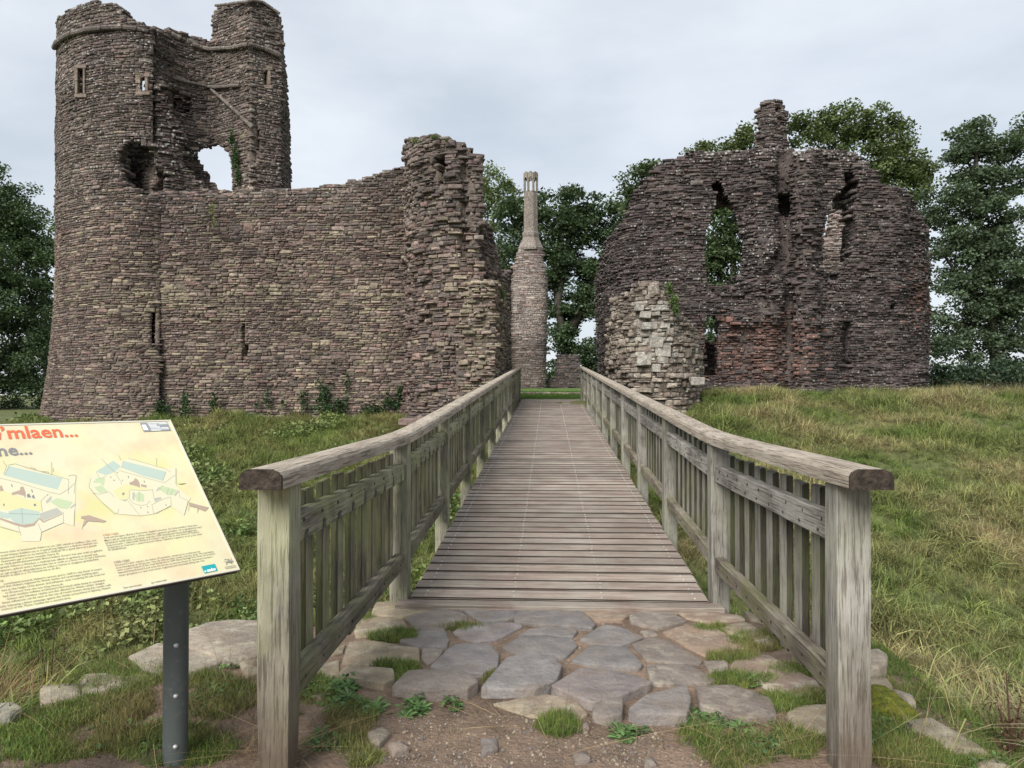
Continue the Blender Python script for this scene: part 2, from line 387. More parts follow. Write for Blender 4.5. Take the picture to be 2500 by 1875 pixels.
def wall(M, plan, outline, holes=(), t=1.0, ch=(0.042, 0.112), ln=(0.10, 0.44), rough=0.025, colf=None, cell=(0.12, 0.1),
         flare=None, corecol=(0.20, 0.165, 0.14), faced=True, jag=5, smooth_plan=True, miss=0.015, reveal=True, gap=0.013, core_holes=(), relief=None, splay=1.22):
    pts = [(at(px, 962, d).x, at(px, 962, d).y) for px, d in plan]
    cur, S = resample(pts, 0.08) if smooth_plan else (np.array(pts), np.concatenate([[0], np.cumsum(np.linalg.norm(np.diff(np.array(pts), axis=0), axis=1))]))
    Ltot = S[-1]; dm = np.mean([d for _, d in plan])
    def PT(u):
        u = np.clip(u, 0, Ltot); x = np.interp(u, S, cur[:, 0]); y = np.interp(u, S, cur[:, 1])
        e = 0.12; x1 = np.interp(np.clip(u + e, 0, Ltot), S, cur[:, 0]) - np.interp(np.clip(u - e, 0, Ltot), S, cur[:, 0])
        y1 = np.interp(np.clip(u + e, 0, Ltot), S, cur[:, 1]) - np.interp(np.clip(u - e, 0, Ltot), S, cur[:, 1])
        l = np.hypot(x1, y1) + 1e-9; tx, ty = x1 / l, y1 / l
        return x, y, tx, ty, ty, -tx
    pys = [p[1] for p in outline]; dmin = min(d for _, d in plan); dmax = max(d for _, d in plan)
    zt = max((962 - min(pys)) / F * dmin, (962 - min(pys)) / F * dmax) + EYE + 0.2
    zb = min((962 - max(pys)) / F * dmin, (962 - max(pys)) / F * dmax) + EYE - 0.1
    def pt3(u, z, off=0.0):
        x, y, tx, ty, nx_, ny_ = PT(u); fo = flare(z) if flare else 0.0
        if relief is not None:
            b = np.stack([x + nx_ * fo, y + ny_ * fo, z + 0 * x], -1); qx, qy = proj(b); off = off + relief(qx, qy)
        return np.stack([x + nx_ * (off + fo), y + ny_ * (off + fo), z + 0 * x], -1), (tx, ty), (nx_, ny_)
    def mask(u, z, jit=0):
        P, _, _ = pt3(u, z); px, py = proj(P)
        if jit: px = px + rng.uniform(-jit, jit, px.shape); py = py + rng.uniform(-jit * .6, jit * .6, py.shape)
        r = inside(outline, px, py)
        for h in holes: r &= ~inside(h, px, py)
        return r, px, py
    # core
    du, dz = cell; nu = max(1, int(math.ceil(Ltot / du))); nz_ = int(math.ceil((zt - zb) / dz)); du = Ltot / nu
    uu, zz = np.meshgrid((np.arange(nu) + 0.5) * du, zb + (np.arange(nz_) + 0.5) * dz)
    keep, cpx, cpy = mask(uu, zz, jag * 0.6)
    for h_ in core_holes: keep &= ~inside(h_, cpx, cpy)
    for h_ in holes:
        h_ = np.array(h_, float); hc_ = h_.mean(0); keep &= ~inside(hc_ + (h_ - hc_) * splay, cpx, cpy)
    front = -0.026
    def cv(u, z, off):
        P, _, _ = pt3(np.array(u), np.array(z), off); M.cv.append(P); return len(M.cv) - 1
    vid = {}
    def vert(i, j, layer):
        k = (i, j, layer)
        if k not in vid:
            vid[k] = cv(i * du, zb + j * dz, front if layer == 0 else -t)
            M.cc.append((*corecol, 0))
        return vid[k]
    def KP(j, i): return 0 <= j < nz_ and 0 <= i < nu and keep[j, i]
    edge = []
    for j in range(nz_):
        for i in range(nu):
            if not keep[j, i]: continue
            a0, b0, c0, d0 = vert(i, j, 0), vert(i + 1, j, 0), vert(i + 1, j + 1, 0), vert(i, j + 1, 0)
            M.cf.append((a0, b0, c0, d0))
            a1, b1_, c1, d1 = vert(i, j, 1), vert(i + 1, j, 1), vert(i + 1, j + 1, 1), vert(i, j + 1, 1)
            M.cf.append((b1_, a1, d1, c1))
            if not KP(j - 1, i): M.cf.append((a0, a1, b1_, b0)); edge.append((i, j, 'b'))
            if not KP(j + 1, i): M.cf.append((d0, c0, c1, d1)); edge.append((i, j, 't'))
            if not KP(j, i - 1): M.cf.append((a0, d0, d1, a1)); edge.append((i, j, 'l'))
            if not KP(j, i + 1): M.cf.append((b0, b1_, c1, c0)); edge.append((i, j, 'r'))
    # facing stones in rough courses
    Us, Zs, Ws, Hs = [], [], [], []
    z = zb
    while z < zt and faced:
        h = rng.uniform(*ch) * (1.3 if rng.random() < 0.1 else 1.0)
        u = -rng.uniform(0, ln[1])
        while u < Ltot:
            lw = rng.uniform(*ln) * (0.55 if rng.random() < 0.35 else 1.0); q = rng.random()
            if q < 0.24 and h > ch[0] * 1.15:      # two thin stones instead of one
                k = rng.uniform(0.38, 0.62)
                for (z0, z1) in ((0, k), (k, 1)):
                    o = rng.uniform(-.05, .05); Us.append(u + lw / 2 + o); Zs.append(z + h * (z0 + z1) / 2); Ws.append(lw * rng.uniform(.8, 1.1) - gap); Hs.append(h * (z1 - z0) - gap * .7)
            else:
                up_ = h * 0.85 if q > 0.965 else (rng.uniform(0.0, 0.28) * h if q > 0.86 else 0.0)
                Us.append(u + lw / 2); Zs.append(z + h / 2 + up_ / 2 + rng.normal(0, h * 0.05)); Ws.append(lw - gap); Hs.append(h + up_ - gap * .8)
            u += lw
        z += h
    if faced:
        Us, Zs, Ws, Hs = map(np.array, (Us, Zs, Ws, Hs))
        wob = np.array([0.075 * mnoise.noise(Vector((u * 0.3, zz_ * 0.25, dm))) + 0.03 * mnoise.noise(Vector((u * 1.3, zz_ * 0.8, dm))) for u, zz_ in zip(Us, Zs)])
        Zs = Zs + wob
        ok = (Us > 0.02) & (Us < Ltot - 0.02) & (Hs > 0.02)
        Us, Zs, Ws, Hs = Us[ok], Zs[ok], Ws[ok], Hs[ok]
        P, _, _ = pt3(Us, Zs); px, py = proj(P)
        k = inside(outline, px + rng.uniform(-jag, jag, px.shape), py + rng.uniform(-jag * .6, jag * .6, px.shape)) & (rng.random(len(px)) > miss)
        Us, Zs, Ws, Hs = Us[k], Zs[k], Ws[k], Hs[k]
        if holes:                                   # cut stones back at the jambs of openings
            nf = 9; f = (np.arange(nf) + .5) / nf - .5
            PS, _, _ = pt3(Us[:, None] + f[None] * Ws[:, None], Zs[:, None] + 0 * f[None]); qx, qy = proj(PS)
            hit = np.zeros(qx.shape, bool)
            for h_ in holes: hit |= inside(h_, qx, qy)
            U2, Z2, W2, H2 = [], [], [], []
            for i in range(len(Us)):
                if not hit[i].any(): U2.append(Us[i]); Z2.append(Zs[i]); W2.append(Ws[i]); H2.append(Hs[i]); continue
                a_ = 0
                while a_ < nf:
                    if hit[i, a_]: a_ += 1; continue
                    b_ = a_
                    while b_ < nf and not hit[i, b_]: b_ += 1
                    if (b_ - a_) * Ws[i] / nf > 0.07: U2.append(Us[i] + ((a_ + b_) / 2 / nf - .5) * Ws[i]); Z2.append(Zs[i]); W2.append((b_ - a_) / nf * Ws[i] - .01); H2.append(Hs[i])
                    a_ = b_
            Us, Zs, Ws, Hs = map(np.array, (U2, Z2, W2, H2))
        P, (tx, ty), (nx_, ny_) = pt3(Us, Zs); px, py = proj(P)
        for i in range(len(Us)):
            rg = rough * (0.6 + 1.2 * max(0, mnoise.noise(Vector((Us[i] * 0.8, Zs[i] * 0.8, dm + 9))) + 0.25))
            pr = abs(rng.normal(0, rg)) + 0.004 if rng.random() < 0.8 else -rng.random() * rg * .7
            M.stone(P[i], (tx[i], ty[i], rng.normal(0, 0.018)), (nx_[i], ny_[i], 0), Ws[i], Hs[i] * rng.uniform(0.92, 1.04), 0.14, min(pr, 0.16), colf(px[i], py[i]))
    # stones along the broken edges, tops and reveals
    if reveal:
        for i, j, s in edge:
            u = (i + 0.5) * du; zc = zb + (j + 0.5) * dz
            nd_ = 3 if s in 'lr' else 4
            off = 0.02
            (Pc, (tx, ty), (nx_, ny_)) = pt3(np.array(u), np.array(zc)); px, py = proj(Pc)
            for q in range(nd_):
                dl = rng.uniform(0.22, 0.4)
                if off > t: break
                o_ = -(off + dl / 2); off += dl
                if rng.random() < 0.12: continue
                P, _, _ = pt3(np.array(u), np.array(zc), o_)
                cc_ = colf(float(px), float(py))
                if s == 't':
                    P = P + np.array((0, 0, dz * 0.5 + rng.uniform(-0.05, 0.0)))
                    hh = rng.uniform(0.07, 0.13)
                    M.stone(P, (tx, ty, 0), (nx_, ny_, 0), rng.uniform(0.18, 0.36), hh, dl * 0.5, dl * 0.5, cc_, 0.5)
                elif s in 'lr':
                    sg = -1 if s == 'l' else 1
                    P = P + np.array((tx, ty, 0)) * sg * du * 0.5
                    M.stone(P, (nx_, ny_, 0), (tx * sg, ty * sg, 0), dl * 0.97, dz * 0.95, 0.1, rng.uniform(-0.03, 0.03), cc_, 0.5)
    return PT

def pal(choices):
    ws = np.array([c[1] for c in choices]); ws = ws / ws.sum(); cs = [c[0] for c in choices]; mean = (np.array(cs) * ws[:, None]).sum(0)
    def f():
        c = (np.array(cs[int(rng.choice(len(cs), p=ws))]) * 0.75 + mean * 0.25) * rng.uniform(0.6, 1.35); return c
    return f
GREYB, REDB, BUFF, DKB, PUR = (0.28, 0.228, 0.202), (0.255, 0.18, 0.16), (0.33, 0.295, 0.22), (0.125, 0.11, 0.103), (0.19, 0.145, 0.142)
p_mid = pal([(GREYB, 5), (REDB, 3.4), (BUFF, 2.0), (DKB, 2.2), (PUR, 1.8)])
p_dark = pal([((0.185, 0.155, 0.142), 5), (DKB, 4), (PUR, 2), ((0.21, 0.2, 0.17), 1.2)])
p_buff = pal([(BUFF, 4), (GREYB, 3), (REDB, 1.4), ((0.28, 0.26, 0.185), 2.5)])
def n2(px, py, s, o=0): return mnoise.noise(Vector((px * s, py * s * 1.6, o)))
def col_left(px, py):
    b = n2(px, py, 0.006, 1)
    up = 1 - sst(380, 640, py)
    if rng.random() < up * 0.9: c = p_dark() * (0.98 + 0.15 * b)
    elif rng.random() < 0.06 + 0.7 * max(0, n2(px, py, 0.005, 4)) + 0.5 * math.exp(-((py - 735 - 20 * n2(px, 0, .01)) / 50.0) ** 2) + 0.2 * sst(900, 980, py): c = p_buff() * 0.96
    else: c = p_mid() * (0.9 + 0.3 * b)
    li = 0.36 * up + 0.14 + 0.35 * max(0, n2(px, py, 0.008, 7))
    return (*c, min(0.7, max(0, li + rng.normal(0, 0.1))))
def col_pier(px, py):
    c = p_dark() * 1.1 if rng.random() < 1 - sst(430, 620, py) * 0.75 else p_mid()
    if py > 680 and px > 1130: c = p_buff() * 1.05
    return (*c, max(0, 0.2 + rng.normal(0, 0.12) + (0.25 if (px > 1130 and py > 690) else 0)))
p_rdark = pal([((0.115, 0.098, 0.096), 5), ((0.078, 0.070, 0.073), 4), ((0.14, 0.105, 0.1), 2), ((0.18, 0.165, 0.155), 1.4)])
p_red = pal([((0.23, 0.14, 0.118), 4), ((0.17, 0.108, 0.094), 3), ((0.13, 0.105, 0.1), 2)])
def col_right(px, py):
    red = math.exp(-((px - 1840) / 145.0) ** 2) * sst(735, 820, py) * (1 - sst(905, 950, py))
    red = max(red, 0.75 * math.exp(-((px - 2235) / 25.0) ** 2) * math.exp(-((py - 720) / 70.0) ** 2))
    c = p_red() if rng.random() < red else p_rdark()
    li = 0.36 + 0.3 * max(0, n2(px, py, 0.01, 3)) + 0.3 * (1 - sst(370, 430, py)) + 0.25 * math.exp(-((px - 1885) / 40.0) ** 2) * math.exp(-((py - 590) / 60.) ** 2)
    return (*c, max(0, li + rng.normal(0, 0.1)))
def col_stub(px, py):
    c = pal_stub()
    a = 0.45
    if 1545 < px < 1650 and 735 < py < 890 and rng.random() < 0.6: c = np.array((0.40, 0.385, 0.34)) * rng.uniform(0.75, 1.1); a = 0.55
    return (*c, max(0, a + rng.normal(0, 0.12)))
pal_stub = pal([((0.31, 0.275, 0.235), 4), ((0.22, 0.19, 0.16), 2.4), ((0.37, 0.34, 0.285), 3), ((0.22, 0.165, 0.145), 1)])
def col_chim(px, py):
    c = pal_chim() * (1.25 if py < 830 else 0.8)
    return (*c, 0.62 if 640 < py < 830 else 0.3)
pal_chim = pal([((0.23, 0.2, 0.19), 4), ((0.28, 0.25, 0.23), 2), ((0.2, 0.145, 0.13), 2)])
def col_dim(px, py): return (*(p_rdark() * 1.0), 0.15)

_nv = np.vectorize(lambda a, b, c: mnoise.noise(Vector((a, b, c))))
def G(v, c, w_): return np.exp(-((v - c) / w_) ** 2)
def ssn(a, b, v): t = np.clip((v - a) / (b - a), 0, 1); return t * t * (3 - 2 * t)
def relief_right(px, py):
    px = np.asarray(px, float); py = np.asarray(py, float)
    r = 0.10 * _nv(px / 60, py / 45, 1.0) + 0.07 * _nv(px / 22, py / 16, 5.0)
    r = r - 0.40 * G(px, 1916, 15) * (1 - ssn(600, 680, py)) + 0.24 * G(px, 1966, 24) + 0.26 * G(px, 1882, 26) * ssn(520, 600, py) * (1 - ssn(760, 800, py))
    r = r - 0.34 * G(px, 1884 + 12 * np.sin(py / 30), 13) * ssn(600, 640, py) * (1 - ssn(740, 780, py)) - 0.26 * G(px, 1820, 85) * ssn(775, 815, py) * (1 - ssn(925, 950, py))
    r = r - 0.30 * G(px, 2236, 20) * ssn(460, 520, py) * (1 - ssn(860, 900, py)) + 0.12 * G(px, 2180, 22) - 0.25 * G(px, 1925, 12) * ssn(680, 720, py) + 0.14 * ssn(935, 960, py)
    return r
def relief_pier(px, py): return 0.09 * _nv(np.asarray(px) / 45, np.asarray(py) / 40, 2.0) + 0.08 * _nv(np.asarray(px) / 16, np.asarray(py) / 14, 3.0) - 0.30 * G(np.asarray(px, float), 1135, 9) * ssn(330, 420, np.asarray(py, float)) * (1 - ssn(600, 680, np.asarray(py, float)))
def relief_left(px, py): return 0.04 * _nv(np.asarray(px) / 70, np.asarray(py) / 60, 2.0) + 0.012 * _nv(np.asarray(px) / 22, np.asarray(py) / 18, 3.0)
def relief_stub(px, py): return 0.14 * _nv(np.asarray(px) / 40, np.asarray(py) / 36, 2.0) + 0.12 * _nv(np.asarray(px) / 15, np.asarray(py) / 13, 3.0)
def strip_px(M, name, pts, r, col=(0.185, 0.165, 0.148, 0.4), n=8):
    P = [at(px, py, d) for px, py, d in pts]; seg = []
    for a_, b_ in zip(P[:-1], P[1:]):
        k = max(1, int((b_ - a_).length / 0.5))
        for q in range(k):
            p0 = a_.lerp(b_, q / k + 0.008); p1 = a_.lerp(b_, (q + 1) / k - 0.004); rr = r * rng.uniform(0.82, 1.06); o = Vector((0, rng.uniform(-.015, .02), rng.uniform(-.018, .018)))
            if rng.random() < 0.05: continue
            seg.append(tube([p0 + o, p0.lerp(p1, .1) + o, p0.lerp(p1, .9) + o, p1 + o], [rr * .9, rr, rr, rr * .88], n))
    c = []
    for v, f in seg: c += [np.array(col) * np.array((*[rng.uniform(.72, 1.2)] * 3, 1))] * len(v)
    V, Fa = join(seg); o = mk(name, V, Fa, M_STONE, M.th, col=np.array(c)); o['kind'] = 'stuff'; return o

# ---- round tower at the left with the broken stair turret
TW = thing('round_tower', at(330, 1010, 23.5), 'tall round ruined stone tower with broken top and stair turret', 'tower')
MT = Masonry(TW)
def flare_t(z): return 0.40 * np.maximum(0, (5.3 - z) / 4.6) ** 1.7
slit1 = [(191, 168), (204, 168), (204, 230), (191, 230)]
slit2 = [(344, 189), (355, 189), (355, 224), (344, 224)]
hole1 = [(304, 354), (324, 344), (351, 348), (366, 372), (371, 407), (400, 419), (400, 465), (377, 474), (336, 459), (304, 443), (301, 413), (292, 405), (293, 369)]
slit3 = [(368, 762), (381, 762), (381, 840), (370, 840)]
T1 = [(132, 25.6), (133, 24.6), (141, 23.75), (158, 23.25), (190, 22.85), (235, 22.58), (290, 22.45), (340, 22.5), (389, 22.72)]
O1 = [(60, 1065), (60, 75), (140, 48), (165, 25), (200, 12), (222, 6), (226, 4), (236, 4), (240, 9), (262, 8), (283, 11), (297, 27), (299, 42), (318, 46), (345, 60), (378, 70), (368, 92),
      (372, 110), (366, 130), (376, 150), (372, 180), (374, 480), (388, 490), (388, 1065)]
wall(MT, T1, O1, [slit1, slit2, hole1, slit3], relief=relief_left, core_holes=[[(312, 180), (374, 180), (374, 232), (312, 232)]], rough=0.014, t=0.42, colf=col_left, flare=flare_t, jag=3)
T2 = [(372, 22.8), (400, 22.9), (430, 23.1), (472, 23.4), (530, 23.5)]
O2 = [(372, 170), (383, 186), (398, 200), (405, 240), (412, 262), (428, 290), (440, 312), (448, 345), (452, 372), (446, 392), (458, 414), (474, 438), (498, 460), (532, 477), (532, 505), (372, 505)]
wall(MT, T2, O2, [hole1], t=0.4, colf=col_left, rough=0.06, jag=6, reveal=True)
hole2 = [(484, 363), (500, 360), (519, 352), (534, 354), (548, 366), (561, 381), (564, 413), (567, 464), (528, 468), (519, 449), (505, 425), (493, 402), (484, 384)]
notch = [(419, 216), (466, 236), (467, 272), (440, 279), (424, 262)]
T3 = [(362, 23.0), (385, 23.3), (430, 23.95), (480, 24.4), (514, 24.5)]
O3 = [(362, 66), (385, 66), (405, 74), (425, 75), (447, 80), (469, 88), (490, 94), (516, 106), (516, 505), (385, 505), (380, 200), (372, 130), (362, 100)]
wall(MT, T3, O3, [hole2, notch], t=0.4, colf=col_left, jag=3)
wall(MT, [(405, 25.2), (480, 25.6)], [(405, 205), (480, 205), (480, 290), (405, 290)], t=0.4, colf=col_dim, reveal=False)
T4 = [(512, 24.5), (560, 24.0), (607, 23.5)]
O4 = [(512, 86), (514, 60), (518, 42), (530, 14), (570, 11), (612, 6), (612, 300), (625, 340), (618, 400), (612, 505), (512, 505)]
wall(MT, T4, O4, [hole2], t=0.4, colf=col_left, smooth_plan=False, jag=2, rough=0.014)
slit4 = [(644, 173), (655, 173), (655, 209), (644, 209)]
T5 = [(606, 23.5), (645, 23.8), (684, 24.1)]
O5 = [(607, 7), (617, 2), (640, 5), (684, 36), (690, 500), (606, 500), (606, 420), (622, 395), (634, 360), (640, 330), (628, 300), (636, 280), (620, 255), (614, 232), (607, 225)]
wall(MT, T5, O5, [slit4], t=0.5, colf=col_left, smooth_plan=False, jag=1.5, rough=0.016, reveal=False)
T6 = [(684, 24.1), (700, 24.8), (711, 26.0)]
O6 = [(682, 34), (688, 80), (697, 150), (703, 230), (708, 300), (712, 500), (680, 500)]
wall(MT, T6, O6, [], t=0.6, colf=col_left, smooth_plan=False, jag=1, rough=0.014, reveal=False)
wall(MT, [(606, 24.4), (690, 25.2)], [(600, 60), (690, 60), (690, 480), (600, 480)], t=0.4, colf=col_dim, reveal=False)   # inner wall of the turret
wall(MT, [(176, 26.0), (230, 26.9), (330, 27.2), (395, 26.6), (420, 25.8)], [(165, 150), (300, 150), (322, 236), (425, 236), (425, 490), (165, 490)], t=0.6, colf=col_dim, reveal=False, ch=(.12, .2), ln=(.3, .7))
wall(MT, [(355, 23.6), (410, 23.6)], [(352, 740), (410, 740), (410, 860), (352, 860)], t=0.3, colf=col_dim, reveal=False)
strip_px(MT, 'string_course', [(131, 116, 24.5), (136, 106, 24.0), (150, 95, 23.4), (175, 82, 22.95), (205, 74, 22.7), (250, 69, 22.48), (300, 68, 22.4), (335, 71, 22.45), (362, 78, 22.55)], 0.085)
strip_px(MT, 'string_course', [(418, 83, 23.75), (440, 95, 23.95), (470, 108, 24.2), (495, 116, 24.35), (513, 120, 24.38), (560, 117, 23.9), (607, 107, 23.38), (645, 118, 23.7), (683, 135, 24.0), (698, 190, 24.6)], 0.085)
strip_px(MT, 'string_course', [(422, 190, 23.8), (470, 203, 24.2), (508, 212, 24.38), (525, 213, 24.25), (585, 208, 23.65)], 0.06)
strip_px(MT, 'coping', [(526, 13, 24.15), (560, 10, 23.85), (609, 4, 23.42), (620, 1, 23.5), (641, 4, 23.7), (684, 34, 23.98)], 0.05)
strip_px(MT, 'roof_crease', [(516, 217, 24.35), (560, 258, 23.9), (617, 311, 23.3)], 0.06)
def surround(M, poly, d0, d1, wpx=13, col=(0.27, 0.225, 0.185, 0.15), out_=0.05, name='window_surround'):
    x0, x1 = min(p[0] for p in poly), max(p[0] for p in poly); y0, y1 = min(p[1] for p in poly), max(p[1] for p in poly)
    def slab(xa, ya, xb, yb):
        da = d0 + (d1 - d0) * (xa - x0 + wpx) / (x1 - x0 + 2 * wpx); db = d0 + (d1 - d0) * (xb - x0 + wpx) / (x1 - x0 + 2 * wpx)
        A, B, C, D = at(xa, yb, da), at(xb, yb, db), at(xb, ya, db), at(xa, ya, da)
        k = Vector((0, 0.1, 0)); f = Vector((0, -out_, 0))
        return [A + f, B + f, C + f, D + f, A + k, B + k, C + k, D + k], [(0, 1, 2, 3), (5, 4, 7, 6), (0, 4, 5, 1), (2, 6, 7, 3), (1, 5, 6, 2), (0, 3, 7, 4)]
    V, Fa = join([slab(x0 - wpx, y0 - 9, x1 + wpx, y0), slab(x0 - wpx, y1, x1 + wpx, y1 + 9), slab(x0 - wpx, y0, x0, (y0 + y1) / 2), slab(x0 - wpx * .8, (y0 + y1) / 2 + 1, x0, y1), slab(x1, y0, x1 + wpx * .6, y1)])
    o = mk(name, V, Fa, M_STONE, M.th, col=col); return bevel(o, 0.012, 1)
surround(MT, slit1, 22.86, 22.7, 8); surround(MT, slit2, 22.5, 22.55, 12); surround(MT, slit4, 23.75, 23.95, 12, out_=0.06)
MT.finish()

# ---- curtain wall
CW = thing('curtain_wall', at(690, 1010, 22.6), 'long stone curtain wall between the round tower and gatehouse pier', 'wall')
MC = Masonry(CW)
slit5 = [(590, 797), (597, 797), (600, 838), (606, 850), (600, 881), (592, 881)]
OC = [(376, 1075), (376, 468), (430, 474), (480, 470), (520, 479), (560, 474), (600, 467), (640, 470), (672, 462), (700, 466), (760, 463), (790, 456), (806, 452), (826, 456), (850, 447), (872, 440), (905, 431), (906, 424), (935, 420), (962, 412), (1004, 408), (1004, 1075)]
wall(MC, [(376, 22.75), (600, 22.62), (800, 22.5), (1004, 22.4)], OC, [slit5], t=1.6, relief=relief_left, colf=col_left, jag=3, rough=0.017)
MC.finish()

# ---- gatehouse pier, left of the bridge
GP = thing('gatehouse_pier', at(1090, 1010, 20.6), 'tall ragged stone pier left of the bridge end with pale broken wall', 'ruin')
MP = Masonry(GP)
niche = [(1062, 388), (1085, 380), (1089, 410), (1081, 450), (1070, 456), (1066, 420)]
OP1 = [(980, 1045), (990, 343), (1016, 341), (1034, 336), (1057, 331), (1084, 338), (1116, 350), (1148, 366), (1152, 379), (1179, 384), (1180, 430), (1176, 535), (1170, 600), (1174, 660), (1180, 1045)]
wall(MP, [(993, 22.6), (995, 21.7), (1012, 21.0), (1050, 20.55), (1110, 20.35), (1180, 20.5)], OP1, [niche], t=1.7, relief=relief_pier, colf=col_pier, jag=5, rough=0.05, ch=(.06, .135))
wall(MP, [(1050, 21.6), (1100, 21.6)], [(1050, 370), (1100, 370), (1100, 470), (1050, 470)], t=0.4, colf=col_dim, reveal=False)
OP2 = [(1165, 540), (1190, 546), (1203, 575), (1213, 610), (1220, 640), (1228, 690), (1240, 760), (1243, 1000), (1165, 1000)]
wall(MP, [(1165, 22.3), (1190, 22.9), (1215, 24.3), (1244, 27.0)], OP2, [], t=0.8, colf=col_pier, rough=0.06, jag=5)
OP3 = [(1138, 704), (1148, 696), (1157, 690), (1180, 687), (1208, 691), (1208, 1005), (1105, 1020), (1112, 900), (1120, 850), (1128, 790), (1134, 740)]
wall(MP, [(1105, 20.05), (1150, 19.85), (1208, 19.9)], OP3, [], t=0.8, relief=relief_stub, colf=col_pier, rough=0.05, jag=4)
OP4 = [(1206, 690), (1216, 692), (1219, 725), (1228, 735), (1240, 752), (1244, 900), (1245, 970), (1206, 1000)]
wall(MP, [(1208, 19.9), (1222, 22.0), (1245, 26.8)], OP4, [], t=0.6, colf=col_pier, smooth_plan=False, rough=0.05, jag=2, ln=(.2, .6))
V, Fa = box(at(1010, 1030, 20.4), (0.75, 0.5, 0.2)); bevel(mk('footing_slab', V, Fa, M_STONE, GP, col=(0.26, 0.2, 0.18, 0.1)), 0.03, 1)
MP.finish()

# ---- broken wall stub to the right of the bridge
SW = thing('broken_wall_stub', at(1600, 1000, 21.6), 'low broken wall stub with white blocks, right of the bridge end', 'ruin')
MS = Masonry(SW)
OS = [(1480, 1030), (1484, 840), (1492, 760), (1498, 735), (1530, 715), (1552, 705), (1570, 690), (1600, 688), (1614, 697), (1625, 730), (1645, 742), (1650, 770), (1672, 776), (1688, 790), (1704, 812), (1712, 860), (1719, 915), (1708, 972), (1696, 1030)]
wall(MS, [(1480, 25.5), (1489, 23.4), (1518, 22.0), (1570, 21.35), (1630, 21.2), (1680, 21.6), (1708, 22.3), (1720, 23.4)], OS, [], t=1.1, relief=relief_stub, colf=col_stub, rough=0.045, jag=5, ch=(.06, .17), ln=(.12, .42))
for px, py, wpx, hpx in ((1575, 770, 26, 18), (1583, 797, 40, 18), (1607, 752, 36, 14), (1600, 835, 34, 30), (1618, 858, 38, 26), (1570, 880, 34, 26), (1600, 900, 22, 18), (1702, 932, 32, 20), (1620, 800, 24, 20), (1560, 752, 20, 14)):
    c = at(px, py, 21.33 + rng.uniform(-.03, .03)); V, Fa = box(c, (wpx * 21.2 / F, 0.4, hpx * 21.2 / F)); V = [(x + rng.uniform(-.03, .03), y + rng.uniform(-.03, .03), z + rng.uniform(-.025, .025)) for x, y, z in V]; bevel(mk('ashlar_block', V, Fa, M_STONE, SW, org=c, col=(0.40, 0.39, 0.35, 0.7)), 0.025, 2)
MS.finish()

# ---- ruined gatehouse tower on the right
RB = thing('ruined_gate_tower', at(1880, 970, 26), 'broad dark ruined tower with two tall window openings and chimney stub', 'tower')
MR = Masonry(RB)
RPLAN = [(1456, 31.5), (1470, 29.3), (1496, 27.3), (1530, 26.3), (1575, 25.85), (1650, 25.6), (1750, 25.5), (1820, 25.45), (1838, 25.25), (1862, 25.15), (1888, 25.2), (1912, 25.42), (1932, 25.42), (1952, 25.2), (1985, 25.18), (2020, 25.42), (2110, 25.5), (2180, 25.7), (2232, 26.1), (2262, 26.8), (2273, 28.3)]
RO = [(1450, 1005), (1453, 880), (1455, 780), (1457, 671), (1473, 634), (1478, 591), (1500, 565), (1520, 544), (1535, 497), (1558, 460), (1591, 427), (1600, 403), (1643, 391), (1666, 384), (1673, 373), (1732, 370), (1790, 372), (1845, 366), (1920, 366), (1960, 372), (1991, 363), (2047, 368), (2085, 375), (2113, 394), (2141, 422), (2151, 455), (2190, 456), (2207, 460), (2226, 483), (2250, 526), (2268, 573), (2276, 620), (2268, 690), (2272, 831), (2264, 916), (2268, 1005)]
hA = [(1738, 452), (1752, 440), (1764, 452), (1772, 480), (1785, 498), (1798, 535), (1812, 600), (1812, 628), (1802, 668), (1782, 680), (1760, 699), (1740, 694), (1727, 690), (1722, 620), (1724, 570), (1738, 525), (1750, 500)]
hA2 = [(1722, 782), (1732, 770), (1748, 775), (1754, 800), (1752, 917), (1718, 917)]
hB = [(2057, 424), (2078, 416), (2097, 440), (2093, 470), (2086, 515), (2092, 560), (2086, 612), (2060, 640), (2046, 682), (2034, 688), (2024, 665), (2010, 645), (2012, 559), (2024, 518), (2040, 480), (2052, 470), (2066, 450)]
hB2 = [(2046, 782), (2078, 782), (2080, 907), (2036, 910), (2034, 850)]
hs = [(2177, 740), (2190, 740), (2190, 757), (2177, 757)]
pit = [(1893, 480), (1925, 470), (1930, 525), (1915, 533), (1897, 515)]
wall(MR, RPLAN, RO, [hA, hA2, hB, hB2, hs, pit], relief=relief_right, t=0.75, colf=col_right, rough=0.042, jag=5, corecol=(0.125, 0.1, 0.094))
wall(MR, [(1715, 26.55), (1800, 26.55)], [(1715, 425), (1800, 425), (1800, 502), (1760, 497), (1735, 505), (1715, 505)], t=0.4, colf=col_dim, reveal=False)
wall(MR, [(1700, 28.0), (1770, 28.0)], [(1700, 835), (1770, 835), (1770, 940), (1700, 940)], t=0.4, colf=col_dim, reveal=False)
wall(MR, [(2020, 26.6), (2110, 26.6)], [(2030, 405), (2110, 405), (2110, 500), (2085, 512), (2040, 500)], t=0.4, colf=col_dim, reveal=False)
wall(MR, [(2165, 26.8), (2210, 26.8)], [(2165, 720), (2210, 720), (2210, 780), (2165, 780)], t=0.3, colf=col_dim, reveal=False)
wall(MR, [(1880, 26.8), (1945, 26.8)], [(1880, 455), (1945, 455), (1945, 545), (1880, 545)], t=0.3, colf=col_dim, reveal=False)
def col_rear(px, py): return (*(pal_chim() * 1.35), 0.6)
